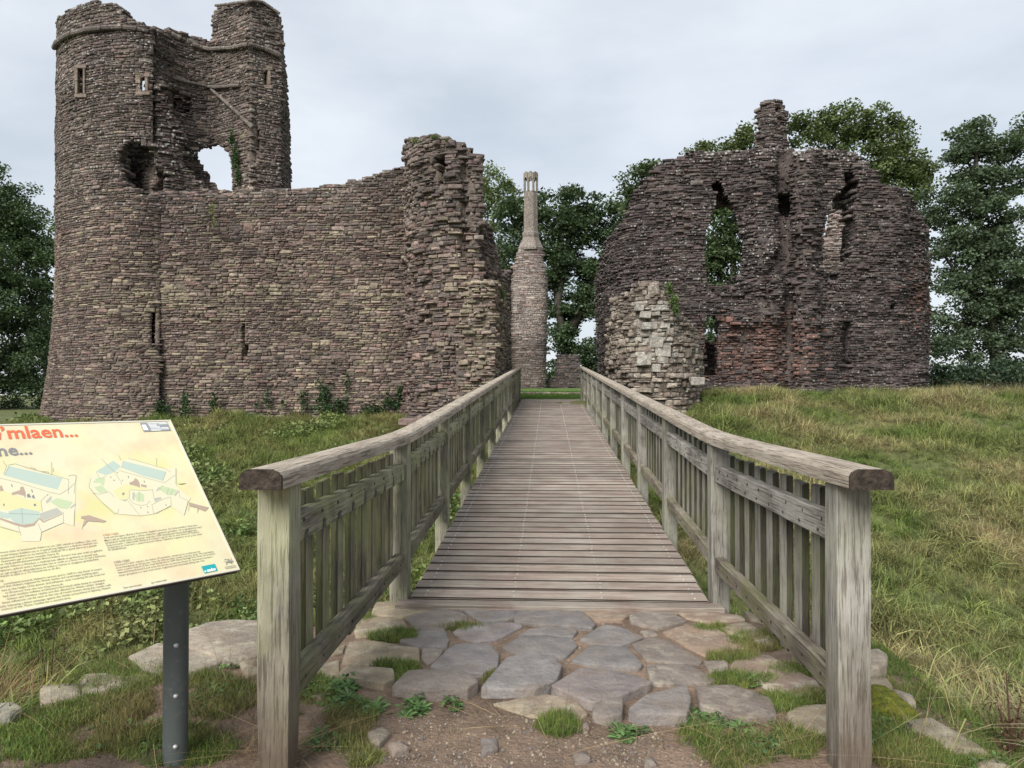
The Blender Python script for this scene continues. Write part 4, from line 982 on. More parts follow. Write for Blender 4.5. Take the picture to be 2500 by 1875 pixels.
# rubble walling of the abutment under the platform edges
AB = thing('abutment_wall', (-0.2, 4.95, -1.2), 'rough stone retaining wall under the near bridge end', 'wall')
MA = Masonry(AB)
def abut(ax, ay, bx, by, zlo=-2.0):
    a_, b_ = Vector((ax, ay)), Vector((bx, by)); T = (b_ - a_).normalized(); L_ = (b_ - a_).length; Nn = Vector((T.y, -T.x))
    z = -0.10
    while z > zlo:
        h = rng.uniform(.1, .2); u = 0
        while u < L_:
            l = rng.uniform(.2, .5); q = a_ + T * min(u + l / 2, L_)
            MA.stone((q.x, q.y, z - h / 2), (T.x, T.y, 0), (Nn.x, Nn.y, 0), l - .02, h - .015, .2, rng.uniform(0, .06), (*p_buff(), .4)); u += l
        z -= h
abut(1.88, 0.5, 1.88, 4.78); abut(1.86, 4.78, 1.24, 4.78); abut(1.24, 4.98, -1.1, 4.98); abut(-1.1, 4.76, -1.6, 4.76); abut(-1.6, 4.76, -2.38, 3.9); abut(-2.4, 3.9, -2.4, 0.5)
MA.finish(250)
LS = [(Z3([(690, 965), (790, 937), (843, 970), (770, 1038), (722, 1033)]), (0.225, 0.195, 0.155), 'flat olive brown stone in the dirt near the left post'),
      (Z3([(817, 1040), (900, 1026), (955, 1060), (850, 1093)]), (0.22, 0.18, 0.15), 'half buried brown stone in the dirt left of centre'),
      (Z3([(1390, 1012), (1490, 1006), (1500, 1070), (1396, 1098)]), (0.2, 0.185, 0.185), 'small square grey stone in the dirt below the pale slab'),
      (Z4([(180, 802), (240, 797), (263, 833), (192, 840)]), (0.21, 0.18, 0.16), 'small brown stone in the dirt at the bottom edge'),
      (Z4([(497, 832), (545, 822), (560, 858), (505, 864)]), (0.2, 0.17, 0.15), 'flat brown stone in the dirt right of centre'),
      (Z3([(2015, 920), (2050, 915), (2060, 945), (2020, 955)]), (0.26, 0.2, 0.18), 'tiny pinkish pebble below the end paving stones')]
for poly, c, lab in LS: tag(slab_stone('loose_stone', poly, .022, .06, (*c, .2), None, dome=.006), lab, 'stone', 'loose stones in the dirt')

# ------------------------------------------------------------------ leaves and trees
def leaf_mat(name, rough=0.55, trans=0.25):
    m = bpy.data.materials.new(name); m.use_nodes = True; nt = m.node_tree; bs = nt.nodes['Principled BSDF']; o = nt.nodes['Material Output']
    a_ = attr(nt, 'col'); bs.inputs['Roughness'].default_value = rough; bs.inputs['Specular IOR Level'].default_value = 0.3
    nt.links.new(a_.outputs['Color'], bs.inputs['Base Color'])
    t = nd(nt, 'ShaderNodeBsdfTranslucent'); c = mixc(nt, 1.0, a_.outputs['Color'], (1.2, 1.3, 0.75, 1), 'MULTIPLY'); nt.links.new(c, t.inputs[0])
    x = nd(nt, 'ShaderNodeMixShader', i_0=trans); nt.links.new(bs.outputs[0], x.inputs[1]); nt.links.new(t.outputs[0], x.inputs[2]); nt.links.new(x.outputs[0], o.inputs[0])
    return m
M_LEAF = leaf_mat('leaf')
m, nt_, bs = mat('bark'); M_BARK = m; p = pos(nt_, (1, 1, .3)); c = mixc(nt_, noi(nt_, p, 6, 6), (0.025, 0.022, 0.02), (0.075, 0.065, 0.052)); nt_.links.new(c, bs.inputs['Base Color']); bump(nt_, bs, noi(nt_, p, 12, 5), 0.8, 0.05)
def leaves(Cn, size, colr, up=0.5, aspect=0.66):
    """one bent leaf spray per centre: two quads folded along the midrib"""
    n = len(Cn); nrm = rng.normal(0, 1, (n, 3)); nrm[:, 2] = np.abs(nrm[:, 2]) + up; nrm /= np.linalg.norm(nrm, axis=1)[:, None]
    r = rng.normal(0, 1, (n, 3)); t = np.cross(nrm, r); t /= np.linalg.norm(t, axis=1)[:, None]; b = np.cross(nrm, t)
    s = (size * rng.uniform(0.6, 1.3, n))[:, None]
    A = Cn - t * s * .5; B = Cn + b * s * aspect * .5 - nrm * s * .08; Cc = Cn + t * s * .5 - nrm * s * .12; D = Cn - b * s * aspect * .5 - nrm * s * .08
    V = np.stack([A, B, Cc, D], 1).reshape(-1, 3); Fq = np.arange(n * 4).reshape(-1, 4)
    return V, Fq, np.repeat(np.concatenate([colr, np.ones((n, 1))], 1), 4, 0)
def crown_points(blobs, d, depth, dens, cl_r):
    out_c, out_l = [], []
    for bi, bl in enumerate(blobs):
        px, py, r = bl[:3]; dd = d + (bl[3] if len(bl) > 3 else 0); c = np.array(at(px, py, dd)); R = r * dd / F
        k = max(6, int((R / cl_r) ** 2 * 3.4))
        u = rng.normal(0, 1, (k, 3)); u /= np.linalg.norm(u, axis=1)[:, None]
        cc = c + u * R * (rng.uniform(0.35, 1.0, (k, 1)) ** 0.6) * np.array((1, depth, 0.92))
        for q in cc:
            n = int(3.6 * dens * rng.uniform(0.55, 1.35)); v = rng.normal(0, 1, (n, 3)); v /= np.linalg.norm(v, axis=1)[:, None]
            rr = cl_r * rng.uniform(0.75, 1.4)
            out_c.append(q + v * (rng.random((n, 1)) ** 0.45) * rr * np.array((1, 1, 0.6)))
            out_l.append(np.full(n, rng.uniform(0.72, 1.25)))
    return np.concatenate(out_c), np.concatenate(out_l)
def tree(name, label, cat, blobs, d, size, base, trunk=(), depth=1.2, dens=46, cl_r=0.62, zb=0.9, group=None, hue=0.15, tr=0.35):
    bx_ = trunk[0][0] if trunk else np.mean([b[0] for b in blobs])
    base_p = at(bx_, 962, d); T = thing(name, (base_p.x, base_p.y, zb), label, cat, group)
    P, lv = crown_points(blobs, d, depth, dens, cl_r); n = len(P)
    c = np.array(base)[None] * (lv * rng.uniform(0.75, 1.3, n))[:, None]
    yel = rng.random(n)[:, None] ** 3 * hue; c = c * (1 - yel) + np.array((0.16, 0.17, 0.04)) * yel
    V, Fq, cc = leaves(P, size * 1.0, np.clip(c, 0.005, 1)); mk_np('crown', V, Fq, M_LEAF, T, col=cc)
    if trunk:
        parts = []
        for path in trunk:
            pts = [at(px, py, d + 0.3 * math.sin(px)) for px, py, *_ in path[2]]
            if path[1]: pts = [Vector((pts[0].x, pts[0].y, zb - .3))] + pts
            n_ = len(pts); rr = [path[3] * (1 - 0.75 * i / max(1, n_ - 1)) for i in range(n_)]
            parts.append(tube(pts, rr, 7))
        mk('trunk', *join(parts), M_BARK, T, smooth=True)
    return T
DG, MG, LG, BG = (0.053, 0.084, 0.042), (0.05, 0.09, 0.035), (0.10, 0.14, 0.06), (0.075, 0.108, 0.064)
tree('broadleaf_tree', 'dense dark green tree left of the round tower, behind the sign', 'tree',
     [(-70, 520, 130), (-10, 470, 80), (30, 520, 80), (70, 570, 60), (20, 620, 110), (90, 640, 45), (100, 600, 28), (-60, 760, 180), (50, 740, 90), (95, 720, 40), (30, 860, 120), (90, 840, 50), (30, 980, 120), (85, 950, 40), (-60, 950, 120)],
     38, 0.16, (0.066, 0.104, 0.05), [(-30, True, [(-30, 980), (-20, 800), (10, 560)], 0.4), (-30, False, [(-22, 780), (60, 620)], 0.16)], zb=0.2, dens=50)
tree('broadleaf_tree', 'thin yellowish-green tree top just touching the left edge of the round tower', 'tree', [(115, 560, 30), (120, 620, 35), (118, 690, 35), (95, 640, 30), (110, 760, 40), (110, 860, 45)], 52, 0.2, LG, [(110, True, [(110, 950), (112, 700), (118, 560)], 0.2)], zb=0.4, dens=26)
tree('broadleaf_tree', 'huge dark tree behind the chimney, in the gap over the bridge', 'tree',
     [(1262, 530, 50), (1250, 590, 45), (1345, 495, 50), (1330, 560, 60), (1405, 500, 45), (1430, 560, 60), (1470, 515, 45), (1500, 555, 45), (1530, 530, 30), (1340, 640, 50), (1400, 640, 60), (1465, 640, 55), (1505, 640, 40), (1250, 660, 38), (1345, 735, 50), (1410, 760, 45), (1470, 740, 55), (1350, 830, 50), (1410, 850, 50), (1470, 850, 45), (1345, 905, 45), (1400, 920, 50), (1460, 915, 40), (1500, 800, 40), (1540, 600, 50), (1540, 700, 60), (1380, 580, 45), (1372, 640, 40), (1420, 700, 45), (1445, 690, 45), (1378, 785, 45), (1430, 905, 50), (1385, 540, 40), (1330, 680, 40), (1240, 620, 35)],
     60, 0.27, DG, [(1390, True, [(1385, 900), (1362, 740), (1385, 620), (1400, 540)], 0.45), (1390, False, [(1365, 760), (1352, 660), (1420, 590)], 0.35), (1390, False, [(1390, 820), (1445, 690), (1480, 600)], 0.45), (1390, False, [(1250, 700), (1225, 620), (1205, 590)], 0.25)], zb=1.5, dens=44, cl_r=0.85)
tree('broadleaf_tree', 'pale feathery tree top behind the left gatehouse pier', 'tree', [(1190, 420, 30), (1205, 455, 38), (1235, 470, 32), (1195, 500, 35), (1240, 510, 28), (1180, 470, 35), (1215, 540, 35), (1265, 480, 26)], 75, 0.30, (0.11, 0.15, 0.07), [(1200, True, [(1200, 900), (1195, 600), (1215, 470)], 0.35), (1200, False, [(1205, 560), (1240, 490)], 0.12)], zb=1.5, dens=24, cl_r=0.9, hue=.4)
tree('broadleaf_tree', 'small pale tree top at the left shoulder of the gate tower', 'tree', [(1545, 455, 30), (1570, 425, 28), (1595, 408, 22), (1530, 490, 25), (1580, 455, 25), (1560, 520, 40)], 48, 0.22, (0.075, 0.11, 0.05), [(1570, True, [(1570, 900), (1570, 600), (1565, 440)], 0.3)], zb=1.5, dens=30, cl_r=0.7)
tree('broadleaf_tree', 'green tree tops just showing above the gate tower left of the chimney stub', 'tree', [(1710, 372, 25), (1795, 345, 30), (1830, 325, 28), (1770, 375, 30), (1840, 370, 40), (1690, 395, 25)], 50, 0.22, (0.1, 0.13, 0.05), [(1790, True, [(1790, 900), (1790, 560), (1800, 370)], 0.35)], zb=1.4, dens=40, cl_r=0.7)
tree('broadleaf_tree', 'large rounded tree rising behind the gate tower right of the chimney stub', 'tree',
     [(1950, 320, 40), (1990, 300, 42), (2035, 285, 38), (2075, 310, 50), (2120, 300, 42), (2155, 305, 40), (2180, 345, 50), (2220, 370, 40), (2250, 410, 40), (2215, 430, 45), (2160, 400, 55), (2100, 370, 55), (2030, 350, 50), (2180, 460, 45), (2240, 460, 40), (2130, 440, 50)],
     50, 0.22, (0.088, 0.118, 0.046), [(2100, True, [(2100, 900), (2100, 520), (2080, 380)], 0.5), (2100, False, [(2100, 500), (2170, 420), (2210, 380)], 0.2)], zb=1.4, dens=46, cl_r=0.75)
tree('broadleaf_tree', 'tree behind the gate tower seen through its left tall window', 'tree', [(1765, 545, 40), (1768, 500, 34), (1745, 510, 28), (1795, 530, 30), (1805, 620, 32), (1750, 600, 45), (1785, 640, 45), (1750, 680, 45), (1790, 580, 40), (1735, 640, 40), (1770, 740, 50), (1740, 800, 45), (1740, 880, 45), (1800, 700, 45)], 42, 0.2, (0.06, 0.092, 0.04), [(1765, True, [(1765, 900), (1760, 700), (1770, 580)], 0.2)], zb=1.4, dens=44)
tree('broadleaf_tree', 'very large dark tree right of the gate tower with a high bare-limbed top branch', 'tree',
     [(2352, 335, 34), (2390, 318, 30), (2395, 350, 35), (2352, 372, 28), (2340, 385, 20), (2430, 360, 34), (2475, 352, 36), (2500, 380, 50), (2530, 330, 50), (2490, 450, 50), (2300, 490, 45), (2345, 480, 45), (2390, 495, 50), (2440, 500, 55), (2290, 540, 35), (2350, 560, 60), (2420, 580, 70), (2490, 570, 70), (2310, 600, 45), (2360, 650, 60), (2440, 670, 80), (2510, 660, 70), (2310, 690, 40), (2345, 740, 55), (2420, 770, 70), (2500, 760, 70), (2290, 770, 30), (2320, 830, 45), (2390, 850, 60), (2470, 860, 70), (2530, 850, 70), (2285, 850, 25), (2300, 915, 40), (2370, 930, 45), (2450, 940, 50), (2520, 940, 50), (2385, 440, 32), (2420, 440, 32), (2360, 430, 26), (2400, 700, 55), (2440, 740, 50), (2410, 620, 50)],
     42, 0.19, BG, [(2430, True, [(2430, 900), (2420, 700), (2390, 540), (2385, 430), (2380, 340)], 0.3), (2430, False, [(2425, 760), (2350, 690), (2290, 600)], 0.2), (2430, False, [(2420, 800), (2340, 790), (2290, 760)], 0.15), (2430, False, [(2387, 430), (2440, 400), (2480, 385)], 0.12), (2430, False, [(2385, 440), (2365, 400), (2350, 375)], 0.1)], zb=1.3, dens=46, cl_r=0.66)
tree('broadleaf_tree', 'dark bushy tree low behind the crest right of the gate tower', 'tree', [(2300, 900, 45), (2350, 930, 40), (2400, 925, 45), (2460, 920, 50), (2510, 920, 50), (2290, 940, 30)], 36, 0.16, (0.026, 0.048, 0.028), [(2400, True, [(2400, 960), (2400, 920)], 0.15)], zb=1.2)

def leafpatch(name, label, cat, spots, n, size, base, d_of, group=None, off=0.10, up=0.1):
    P, Cc = [], []
    for (px, py, wx, hy) in spots:
        k = int(n * wx * hy / 1000); x = px + rng.normal(0, 0.38, k) * wx; y = py + np.clip(rng.normal(0, 0.4, k), -1.2, 1.2) * hy
        for a_, b_ in zip(x, y): P.append(at(a_, b_, d_of(a_) - rng.uniform(0.02, off)))
    P = np.array([tuple(p) for p in P]); k = len(P)
    c = np.array(base)[None] * rng.uniform(0.6, 1.5, (k, 1)); V, Fq, cc = leaves(P, size, c, up)
    o = mk_np(name, V, Fq, M_LEAF, None, org=P[np.argmin(P[:, 2])], col=cc); return tag(o, label, cat, group)
dc = lambda px: 22.42
IV = (0.03, 0.062, 0.022)
for lab, spots in (('ivy in a low mass where curtain wall meets the round tower foot', [(385, 1003, 60, 26), (452, 975, 14, 34), (455, 1000, 24, 26)]),
                   ('narrow upright ivy patch right of the tower foot on the curtain wall', [(521, 985, 16, 40), (524, 1005, 22, 20)]),
                   ('straggling ivy stems on the middle of the curtain wall base', [(651, 972, 11, 34), (690, 985, 8, 20), (625, 985, 8, 18)]),
                   ('broad dark ivy patch on the curtain wall base left of the pier', [(790, 965, 24, 46), (740, 978, 14, 30), (830, 985, 30, 22), (800, 1000, 60, 18)]),
                   ('thin ivy strand climbing the curtain wall above the broad patch', [(847, 935, 7, 34)]),
                   ('ivy at the corner between curtain wall and gatehouse pier', [(955, 982, 34, 26), (975, 960, 10, 26), (910, 1000, 40, 18)])):
    leafpatch('ivy', lab, 'ivy', spots, 260, 0.085, IV, dc, 'ivy on the castle walls')
leafpatch('ivy', 'ivy hanging beside the big sky hole of the stair turret', 'ivy', [(566, 340, 9, 24), (574, 385, 11, 30), (580, 430, 9, 24)], 620, 0.085, (0.035, 0.075, 0.022), lambda x: 23.7, 'ivy on the castle walls')
leafpatch('ivy', 'small yellow-green creeper near the top of the curtain wall', 'ivy', [(518, 510, 8, 20), (522, 540, 5, 18)], 420, 0.075, (0.13, 0.16, 0.05), dc, 'ivy on the castle walls')
leafpatch('wall_shrub', 'small green shrub growing on top of the broken wall stub', 'shrub', [(1634, 705, 10, 18), (1645, 735, 13, 20), (1652, 755, 10, 16)], 900, 0.075, (0.07, 0.11, 0.03), lambda x: 21.25, None, 0.35)
leafpatch('wall_shrub', 'green plant on the ledge of the pale broken wall by the passage', 'shrub', [(1226, 722, 7, 18), (1222, 700, 5, 10)], 900, 0.07, (0.06, 0.095, 0.03), lambda x: 21.6, None, 0.3)
leafpatch('wall_shrub', 'grassy plants crowning the gatehouse pier left of the bridge', 'shrub', [(1015, 344, 10, 8), (1060, 334, 14, 6), (1090, 342, 8, 5)], 1200, 0.07, (0.075, 0.10, 0.035), lambda x: 20.5, None, 0.5, 0.0)

# ------------------------------------------------------------------ grass and ground cover, scattered with geometry nodes
m = bpy.data.materials.new('grass_blade'); m.use_nodes = True; M_GRASS = m; nt_ = m.node_tree; bs = nt_.nodes['Principled BSDF']; o_ = nt_.nodes['Material Output']
a_ = attr(nt_, 'tint', 'INSTANCER'); a2 = attr(nt_, 'col'); c = mixc(nt_, 1.0, a_.outputs['Color'], a2.outputs['Color'], 'MULTIPLY'); nt_.links.new(c, bs.inputs['Base Color'])
bs.inputs['Roughness'].default_value = 0.6; bs.inputs['Specular IOR Level'].default_value = 0.25
t_ = nd(nt_, 'ShaderNodeBsdfTranslucent'); nt_.links.new(c, t_.inputs[0]); x_ = nd(nt_, 'ShaderNodeMixShader', i_0=0.25)
nt_.links.new(bs.outputs[0], x_.inputs[1]); nt_.links.new(t_.outputs[0], x_.inputs[2]); nt_.links.new(x_.outputs[0], o_.inputs[0])
def src_collection(name, meshes):
    c = bpy.data.collections.new(name)
    for me in meshes:
        o = bpy.data.objects.new(name + '_source', me); c.objects.link(o)
    return c
def tuft(n, h, wd, spread, lean, wind=(0, 0), droop=0.6, seg=3, shade=(0.6, 1.25)):
    V, Fa, Cc = [], [], []
    for _ in range(n):
        a = rng.uniform(0, 6.283); r = spread * math.sqrt(rng.random()); x, y = r * math.cos(a), r * math.sin(a)
        hh = h * rng.uniform(0.5, 1.15); la = rng.uniform(0, 6.283); l = abs(rng.normal(0, lean)); dx, dy = math.cos(la) * l + wind[0], math.sin(la) * l + wind[1]
        fa = rng.uniform(0, 3.14); wx, wy = math.cos(fa) * wd / 2, math.sin(fa) * wd / 2; s = rng.uniform(*shade); warm = rng.uniform(0.85, 1.15)
        b0 = len(V)
        for i in range(seg + 1):
            t = i / seg; ww = (1 - t ** 1.5) + 0.04; k = t ** 1.6
            z = hh * (t - droop * k * t * min(1.4, math.hypot(dx, dy)) * 0.75)
            V += [(x + dx * hh * k - wx * ww, y + dy * hh * k - wy * ww, max(z, 0.004 + 0.01 * t)), (x + dx * hh * k + wx * ww, y + dy * hh * k + wy * ww, max(z, 0.004 + .01 * t))]
            q = s * (0.72 + 0.4 * t); Cc += [(q * warm, q, q * 0.95, 1)] * 2
        for i in range(seg): Fa.append((b0 + 2 * i, b0 + 2 * i + 1, b0 + 2 * i + 3, b0 + 2 * i + 2))
    me = bpy.data.meshes.new('tuft'); me.from_pydata(V, [], Fa); me.materials.append(M_GRASS); setcol(me, Cc); return me
def leaf_tuft(n, h, size, spread, aspect=0.6):
    P = np.stack([rng.normal(0, spread, n), rng.normal(0, spread, n), rng.random(n) ** 0.7 * h], 1)
    V, Fq, cc = leaves(P, size, rng.uniform(0.6, 1.4, (n, 1)) * np.array((1, 1, 1)), 0.8, aspect)
    me = bpy.data.meshes.new('leafy'); me.from_pydata(V.tolist(), [], Fq.tolist()); me.materials.append(M_GRASS); setcol(me, cc); return me
def rosette(n, l, wd):
    V, Fa, Cc = [], [], []
    for k in range(n):
        a = 6.283 * k / n + rng.uniform(-.3, .3); ll = l * rng.uniform(.6, 1.1); e = rng.uniform(.15, .7); d = np.array((math.cos(a), math.sin(a), 0)); s = np.array((-d[1], d[0], 0)); b0 = len(V)
        prof = [(0, .12), (.35, .6), (.7, 1), (.9, .6), (1.0, .05)]; q = rng.uniform(.7, 1.25)
        for t, w_ in prof:
            z = ll * (e * t - 0.55 * e * t * t) + .004; c_ = d * ll * t
            V += [tuple(c_ - s * wd * w_ / 2 + np.array((0, 0, z + .004 * w_))), tuple(c_ + np.array((0, 0, z))), tuple(c_ + s * wd * w_ / 2 + np.array((0, 0, z + .004 * w_)))]; Cc += [(q, q, q, 1), (q * 1.15, q * 1.15, q * 1.1, 1), (q, q, q, 1)]
        for i in range(len(prof) - 1):
            for j in range(2): Fa.append((b0 + 3 * i + j, b0 + 3 * i + j + 1, b0 + 3 * i + j + 4, b0 + 3 * i + j + 3))
    me = bpy.data.meshes.new('rosette'); me.from_pydata(V, [], Fa); me.materials.append(M_GRASS); setcol(me, Cc); return me
def gn_group(coll):
    g = bpy.data.node_groups.new('scatter_' + coll.name, 'GeometryNodeTree')
    g.interface.new_socket('Geometry', in_out='INPUT', socket_type='NodeSocketGeometry'); g.interface.new_socket('Geometry', in_out='OUTPUT', socket_type='NodeSocketGeometry')
    n = g.nodes; l = g.links; gi = n.new('NodeGroupInput'); go = n.new('NodeGroupOutput')
    ci = n.new('GeometryNodeCollectionInfo'); ci.inputs['Collection'].default_value = coll; ci.inputs['Separate Children'].default_value = True; ci.inputs['Reset Children'].default_value = True
    ip = n.new('GeometryNodeInstanceOnPoints'); ip.inputs['Pick Instance'].default_value = True
    def na(nm, ty):
        k = n.new('GeometryNodeInputNamedAttribute'); k.data_type = ty; k.inputs['Name'].default_value = nm; return k.outputs[0]
    er = n.new('FunctionNodeEulerToRotation'); l.new(na('rot', 'FLOAT_VECTOR'), er.inputs[0])
    l.new(gi.outputs[0], ip.inputs['Points']); l.new(ci.outputs[0], ip.inputs['Instance']); l.new(er.outputs[0], ip.inputs['Rotation'])
    l.new(na('scl', 'FLOAT'), ip.inputs['Scale']); l.new(na('pick', 'INT'), ip.inputs['Instance Index']); l.new(ip.outputs[0], go.inputs[0]); return g
def scatter(name, label, pts, scl, rot, tint, coll, kind='stuff'):
    pts = np.asarray(pts, np.float32); n = len(pts); me = bpy.data.meshes.new(name); me.vertices.add(n); me.vertices.foreach_set('co', pts.ravel())
    def A(nm, ty, v, k):
        a = me.attributes.new(nm, ty, 'POINT'); a.data.foreach_set(k, np.ascontiguousarray(v).ravel())
    A('scl', 'FLOAT', np.asarray(scl, np.float32), 'value'); A('rot', 'FLOAT_VECTOR', np.asarray(rot, np.float32), 'vector')
    A('pick', 'INT', rng.integers(0, 64, n).astype(np.int32), 'value')
    A('tint', 'FLOAT_COLOR', np.concatenate([tint, np.ones((n, 1))], 1).astype(np.float32), 'color')
    o = bpy.data.objects.new(name, me); link(o, None, (0, 0, 0)); md = o.modifiers.new('scatter', 'NODES'); md.node_group = gn_group(coll)
    return tag(o, label, None, None, kind)
def rots(n, tilt=0.15): return np.stack([rng.normal(0, tilt, n), rng.normal(0, tilt, n), rng.uniform(0, 6.283, n)], 1)
C_LONG = src_collection('long_grass', [tuft(30, 0.34, 0.013, 0.15, 0.8, (0.6, 0.1), 0.8, 3, (0.45, 1.5)) for _ in range(6)])
C_LEAF = src_collection('nettles', [leaf_tuft(46, 0.26, 0.085, 0.13) for _ in range(4)])
C_SHORT = src_collection('short_grass', [tuft(20, 0.075, 0.0042, 0.05, 0.7, (0, 0), 0.7) for _ in range(5)])
C_WEED = src_collection('weeds', [rosette(9, 0.07, 0.02) for _ in range(3)] + [rosette(7, 0.055, 0.024), leaf_tuft(14, 0.05, 0.035, 0.03, 0.5)])
C_STRAW = src_collection('straw', [tuft(5, 0.2, 0.0035, 0.06, 2.6, (0, 0), 1.1) for _ in range(4)])
C_DRY = src_collection('dry_grass', [tuft(22, 0.55, 0.006, 0.12, 0.55, (0.5, -0.1), 0.9, 5) for _ in range(4)])
C_COURT = src_collection('court_grass', [tuft(26, 0.07, 0.012, 0.12, 0.5) for _ in range(3)])
def tintmap(x, y, greens, dry, fr, s=0.55, o=0):
    n1 = mnoise.fractal(Vector((x * s, y * s, o)), 1, 2, 4); f = min(1, max(0, fr + 0.8 * n1)); k = rng.random()
    g = np.array(greens[int(k * len(greens))]); return (g * (1 - f) + np.array(dry) * f) * rng.uniform(0.6, 1.45)
GR = [(0.145, 0.195, 0.052), (0.18, 0.225, 0.068), (0.09, 0.14, 0.036)]
# right bank of the ditch: long drooping grass, yellow-green with straw patches
P, T_, S_ = [], [], []
n_try = 38000
for _ in range(n_try):
    x = 1.3 + 19 * rng.random(); y = 2.2 + 24.5 * rng.random()
    if plat_at(x, y, 0.0): continue
    if y > 24.6 and x < 15.5 and rng.random() < .7: continue
    if x > 2 + y * 0.68 + 1.5: continue
    if x < 1.25: continue
    P.append((x, y, HT(x, y) - 0.02)); T_.append(tintmap(x, y, GR, (0.32, 0.27, 0.145), 0.36 - 0.2 * sst(8, 3, y))); S_.append(max(.42, rng.uniform(.55, 1.25)) * max(.5, 0.9 + 0.75 * mnoise.noise(Vector((x * .55, y * .55, 2)))))
scatter('long_grass', 'long drooping yellow-green grass on the right ditch bank', P, S_, rots(len(P), .2), np.array(T_), C_LONG)
# left bank: shorter leafy cover with grass
P, T_, S_ = [], [], []; P2, T2_, S2 = [], [], []
for _ in range(32000):
    x = -1.2 - 15 * rng.random(); y = 2.6 + 20.2 * rng.random()
    if plat_at(x, y, -0.03): continue
    if x < -2 - y * 0.75 - 1: continue
    z = HT(x, y) - 0.02; lf = 0.36 + 0.9 * mnoise.noise(Vector((x * .5, y * .5, 11))) - 0.45 * sst(10, 18, y) + 0.25 * sst(10, 5, y)
    if rng.random() < lf: P2.append((x, y, z)); T2_.append(tintmap(x, y, [(0.095, 0.15, 0.042), (0.13, 0.18, 0.055), (0.06, 0.11, 0.032)], (0.21, 0.2, 0.085), .25, .8, 3)); S2.append(rng.uniform(.55, 1.2) * (0.45 + 0.55 * sst(4, 9, y)))
    else: P.append((x, y, z)); T_.append(tintmap(x, y, GR, (0.25, 0.22, 0.10), 0.3)); S_.append(rng.uniform(.45, .95))
scatter('bank_grass', 'tangled green grass on the left ditch bank', P, S_, rots(len(P), .2), np.array(T_), C_LONG)
scatter('nettle_cover', 'leafy nettle ground cover on the left ditch bank', P2, S2, rots(len(P2), .25), np.array(T2_), C_LEAF)
# court grass
P, T_ = [], []
for _ in range(9000):
    x = rng.uniform(-2.5, 3.2); y = 25.1 + 12 * rng.random() ** 1.3
    P.append((x, y, HT(x, y))); T_.append(np.array((0.085, 0.16, 0.03)) * rng.uniform(.75, 1.25))
scatter('court_grass', 'mown bright green grass of the castle court', P, rng.uniform(.6, 1.1, len(P)), rots(len(P)), np.array(T_), C_COURT)
# near ground
def zone(zs, n, zf=0.004, avoid=()):
    P = []
    for (cx_, cy_, rx, ry, wgt) in zs:
        for _ in range(int(n * wgt)):
            a = rng.uniform(0, 6.283); r = math.sqrt(rng.random()); px, py = cx_ + rx * r * math.cos(a), cy_ + ry * r * math.sin(a)
            if py > 1930: continue
            g = on_ground(px, py); 
            if mnoise.noise(Vector((g.x * 5, g.y * 5, 6))) < -0.22 and rng.random() < .75: continue
            P.append((g.x, g.y, HT(g.x, g.y) - zf))
    return np.array(P)
z_sh = [(330, 1640, 90, 45, 1.0), (560, 1570, 70, 50, 1.1), (520, 1700, 110, 55, 1.0), (250, 1720, 130, 60, 1.3), (120, 1800, 160, 60, 1.6), (420, 1820, 160, 50, 1.6), (760, 1690, 60, 40, .7), (860, 1760, 60, 40, .5), (880, 1830, 50, 40, .4), (960, 1555, 60, 12, .7), (965, 1630, 50, 10, .5), (1000, 1665, 22, 35, .5),
        (1365, 1775, 45, 28, .7), (1220, 1655, 40, 14, .35), (1850, 1570, 70, 22, .9), (1790, 1610, 60, 12, .6), (1810, 1665, 90, 16, .8), (1900, 1720, 70, 20, .7), (1930, 1640, 60, 14, .6), (1990, 1705, 40, 12, .4), (1905, 1560, 60, 20, .5), (1950, 1810, 60, 45, .6), (1800, 1840, 90, 40, .5), (2180, 1810, 120, 60, 2.2), (2300, 1850, 130, 40, 1.6), (1700, 1800, 50, 30, .25), (1740, 1540, 50, 10, .3), (1130, 1535, 60, 8, .2)]
P = zone(z_sh, 480)
ed = []
for _ in range(2600):
    q = rng.random()
    if q < .45: x, y = 1.84 - abs(rng.normal(0, .16)), rng.uniform(1.8, 4.72)
    elif q < .75: x, y = -2.36 + abs(rng.normal(0, .2)), rng.uniform(1.8, 4.1)
    else: x, y = rng.uniform(-2.1, -1.1), 4.72 - abs(rng.normal(0, .09))
    if plat_at(x, y) and mnoise.noise(Vector((x * 3, y * 3, 7))) > -0.25: ed.append((x, y, HT(x, y) - .004))
P = np.concatenate([P, np.array(ed)]); n = len(P)
T_ = np.array([tintmap(p_[0], p_[1], [(0.14, 0.20, 0.05), (0.10, 0.165, 0.04), (0.18, 0.22, 0.06)], (0.24, 0.2, 0.09), .15, 2.0) for p_ in P])
scatter('short_grass', 'short patchy grass on the trodden ground', P, rng.uniform(.28, .8, n), rots(n, .2), T_, C_SHORT)
z_wd = [(800, 1690, 70, 30, .9), (730, 1680, 40, 30, .7), (880, 1740, 70, 30, .6), (790, 1805, 35, 22, .4), (1010, 1735, 30, 20, .3), (1100, 1725, 22, 10, .2), (700, 1740, 40, 30, .4), (1720, 1755, 50, 30, .8), (1810, 1765, 70, 22, .6), (1530, 1795, 28, 16, .35), (1860, 1820, 55, 35, .6), (1830, 1670, 20, 10, .25), (2180, 1790, 80, 40, .8), (2400, 1860, 60, 20, .5), (470, 1700, 90, 40, .5), (570, 1620, 60, 30, .5), (1640, 1740, 30, 12, .3), (300, 1800, 120, 50, .5)]
P = zone(z_wd, 60); n = len(P); T_ = np.array([(0.09, 0.16, 0.055)] * n) * rng.uniform(.7, 1.35, (n, 1))
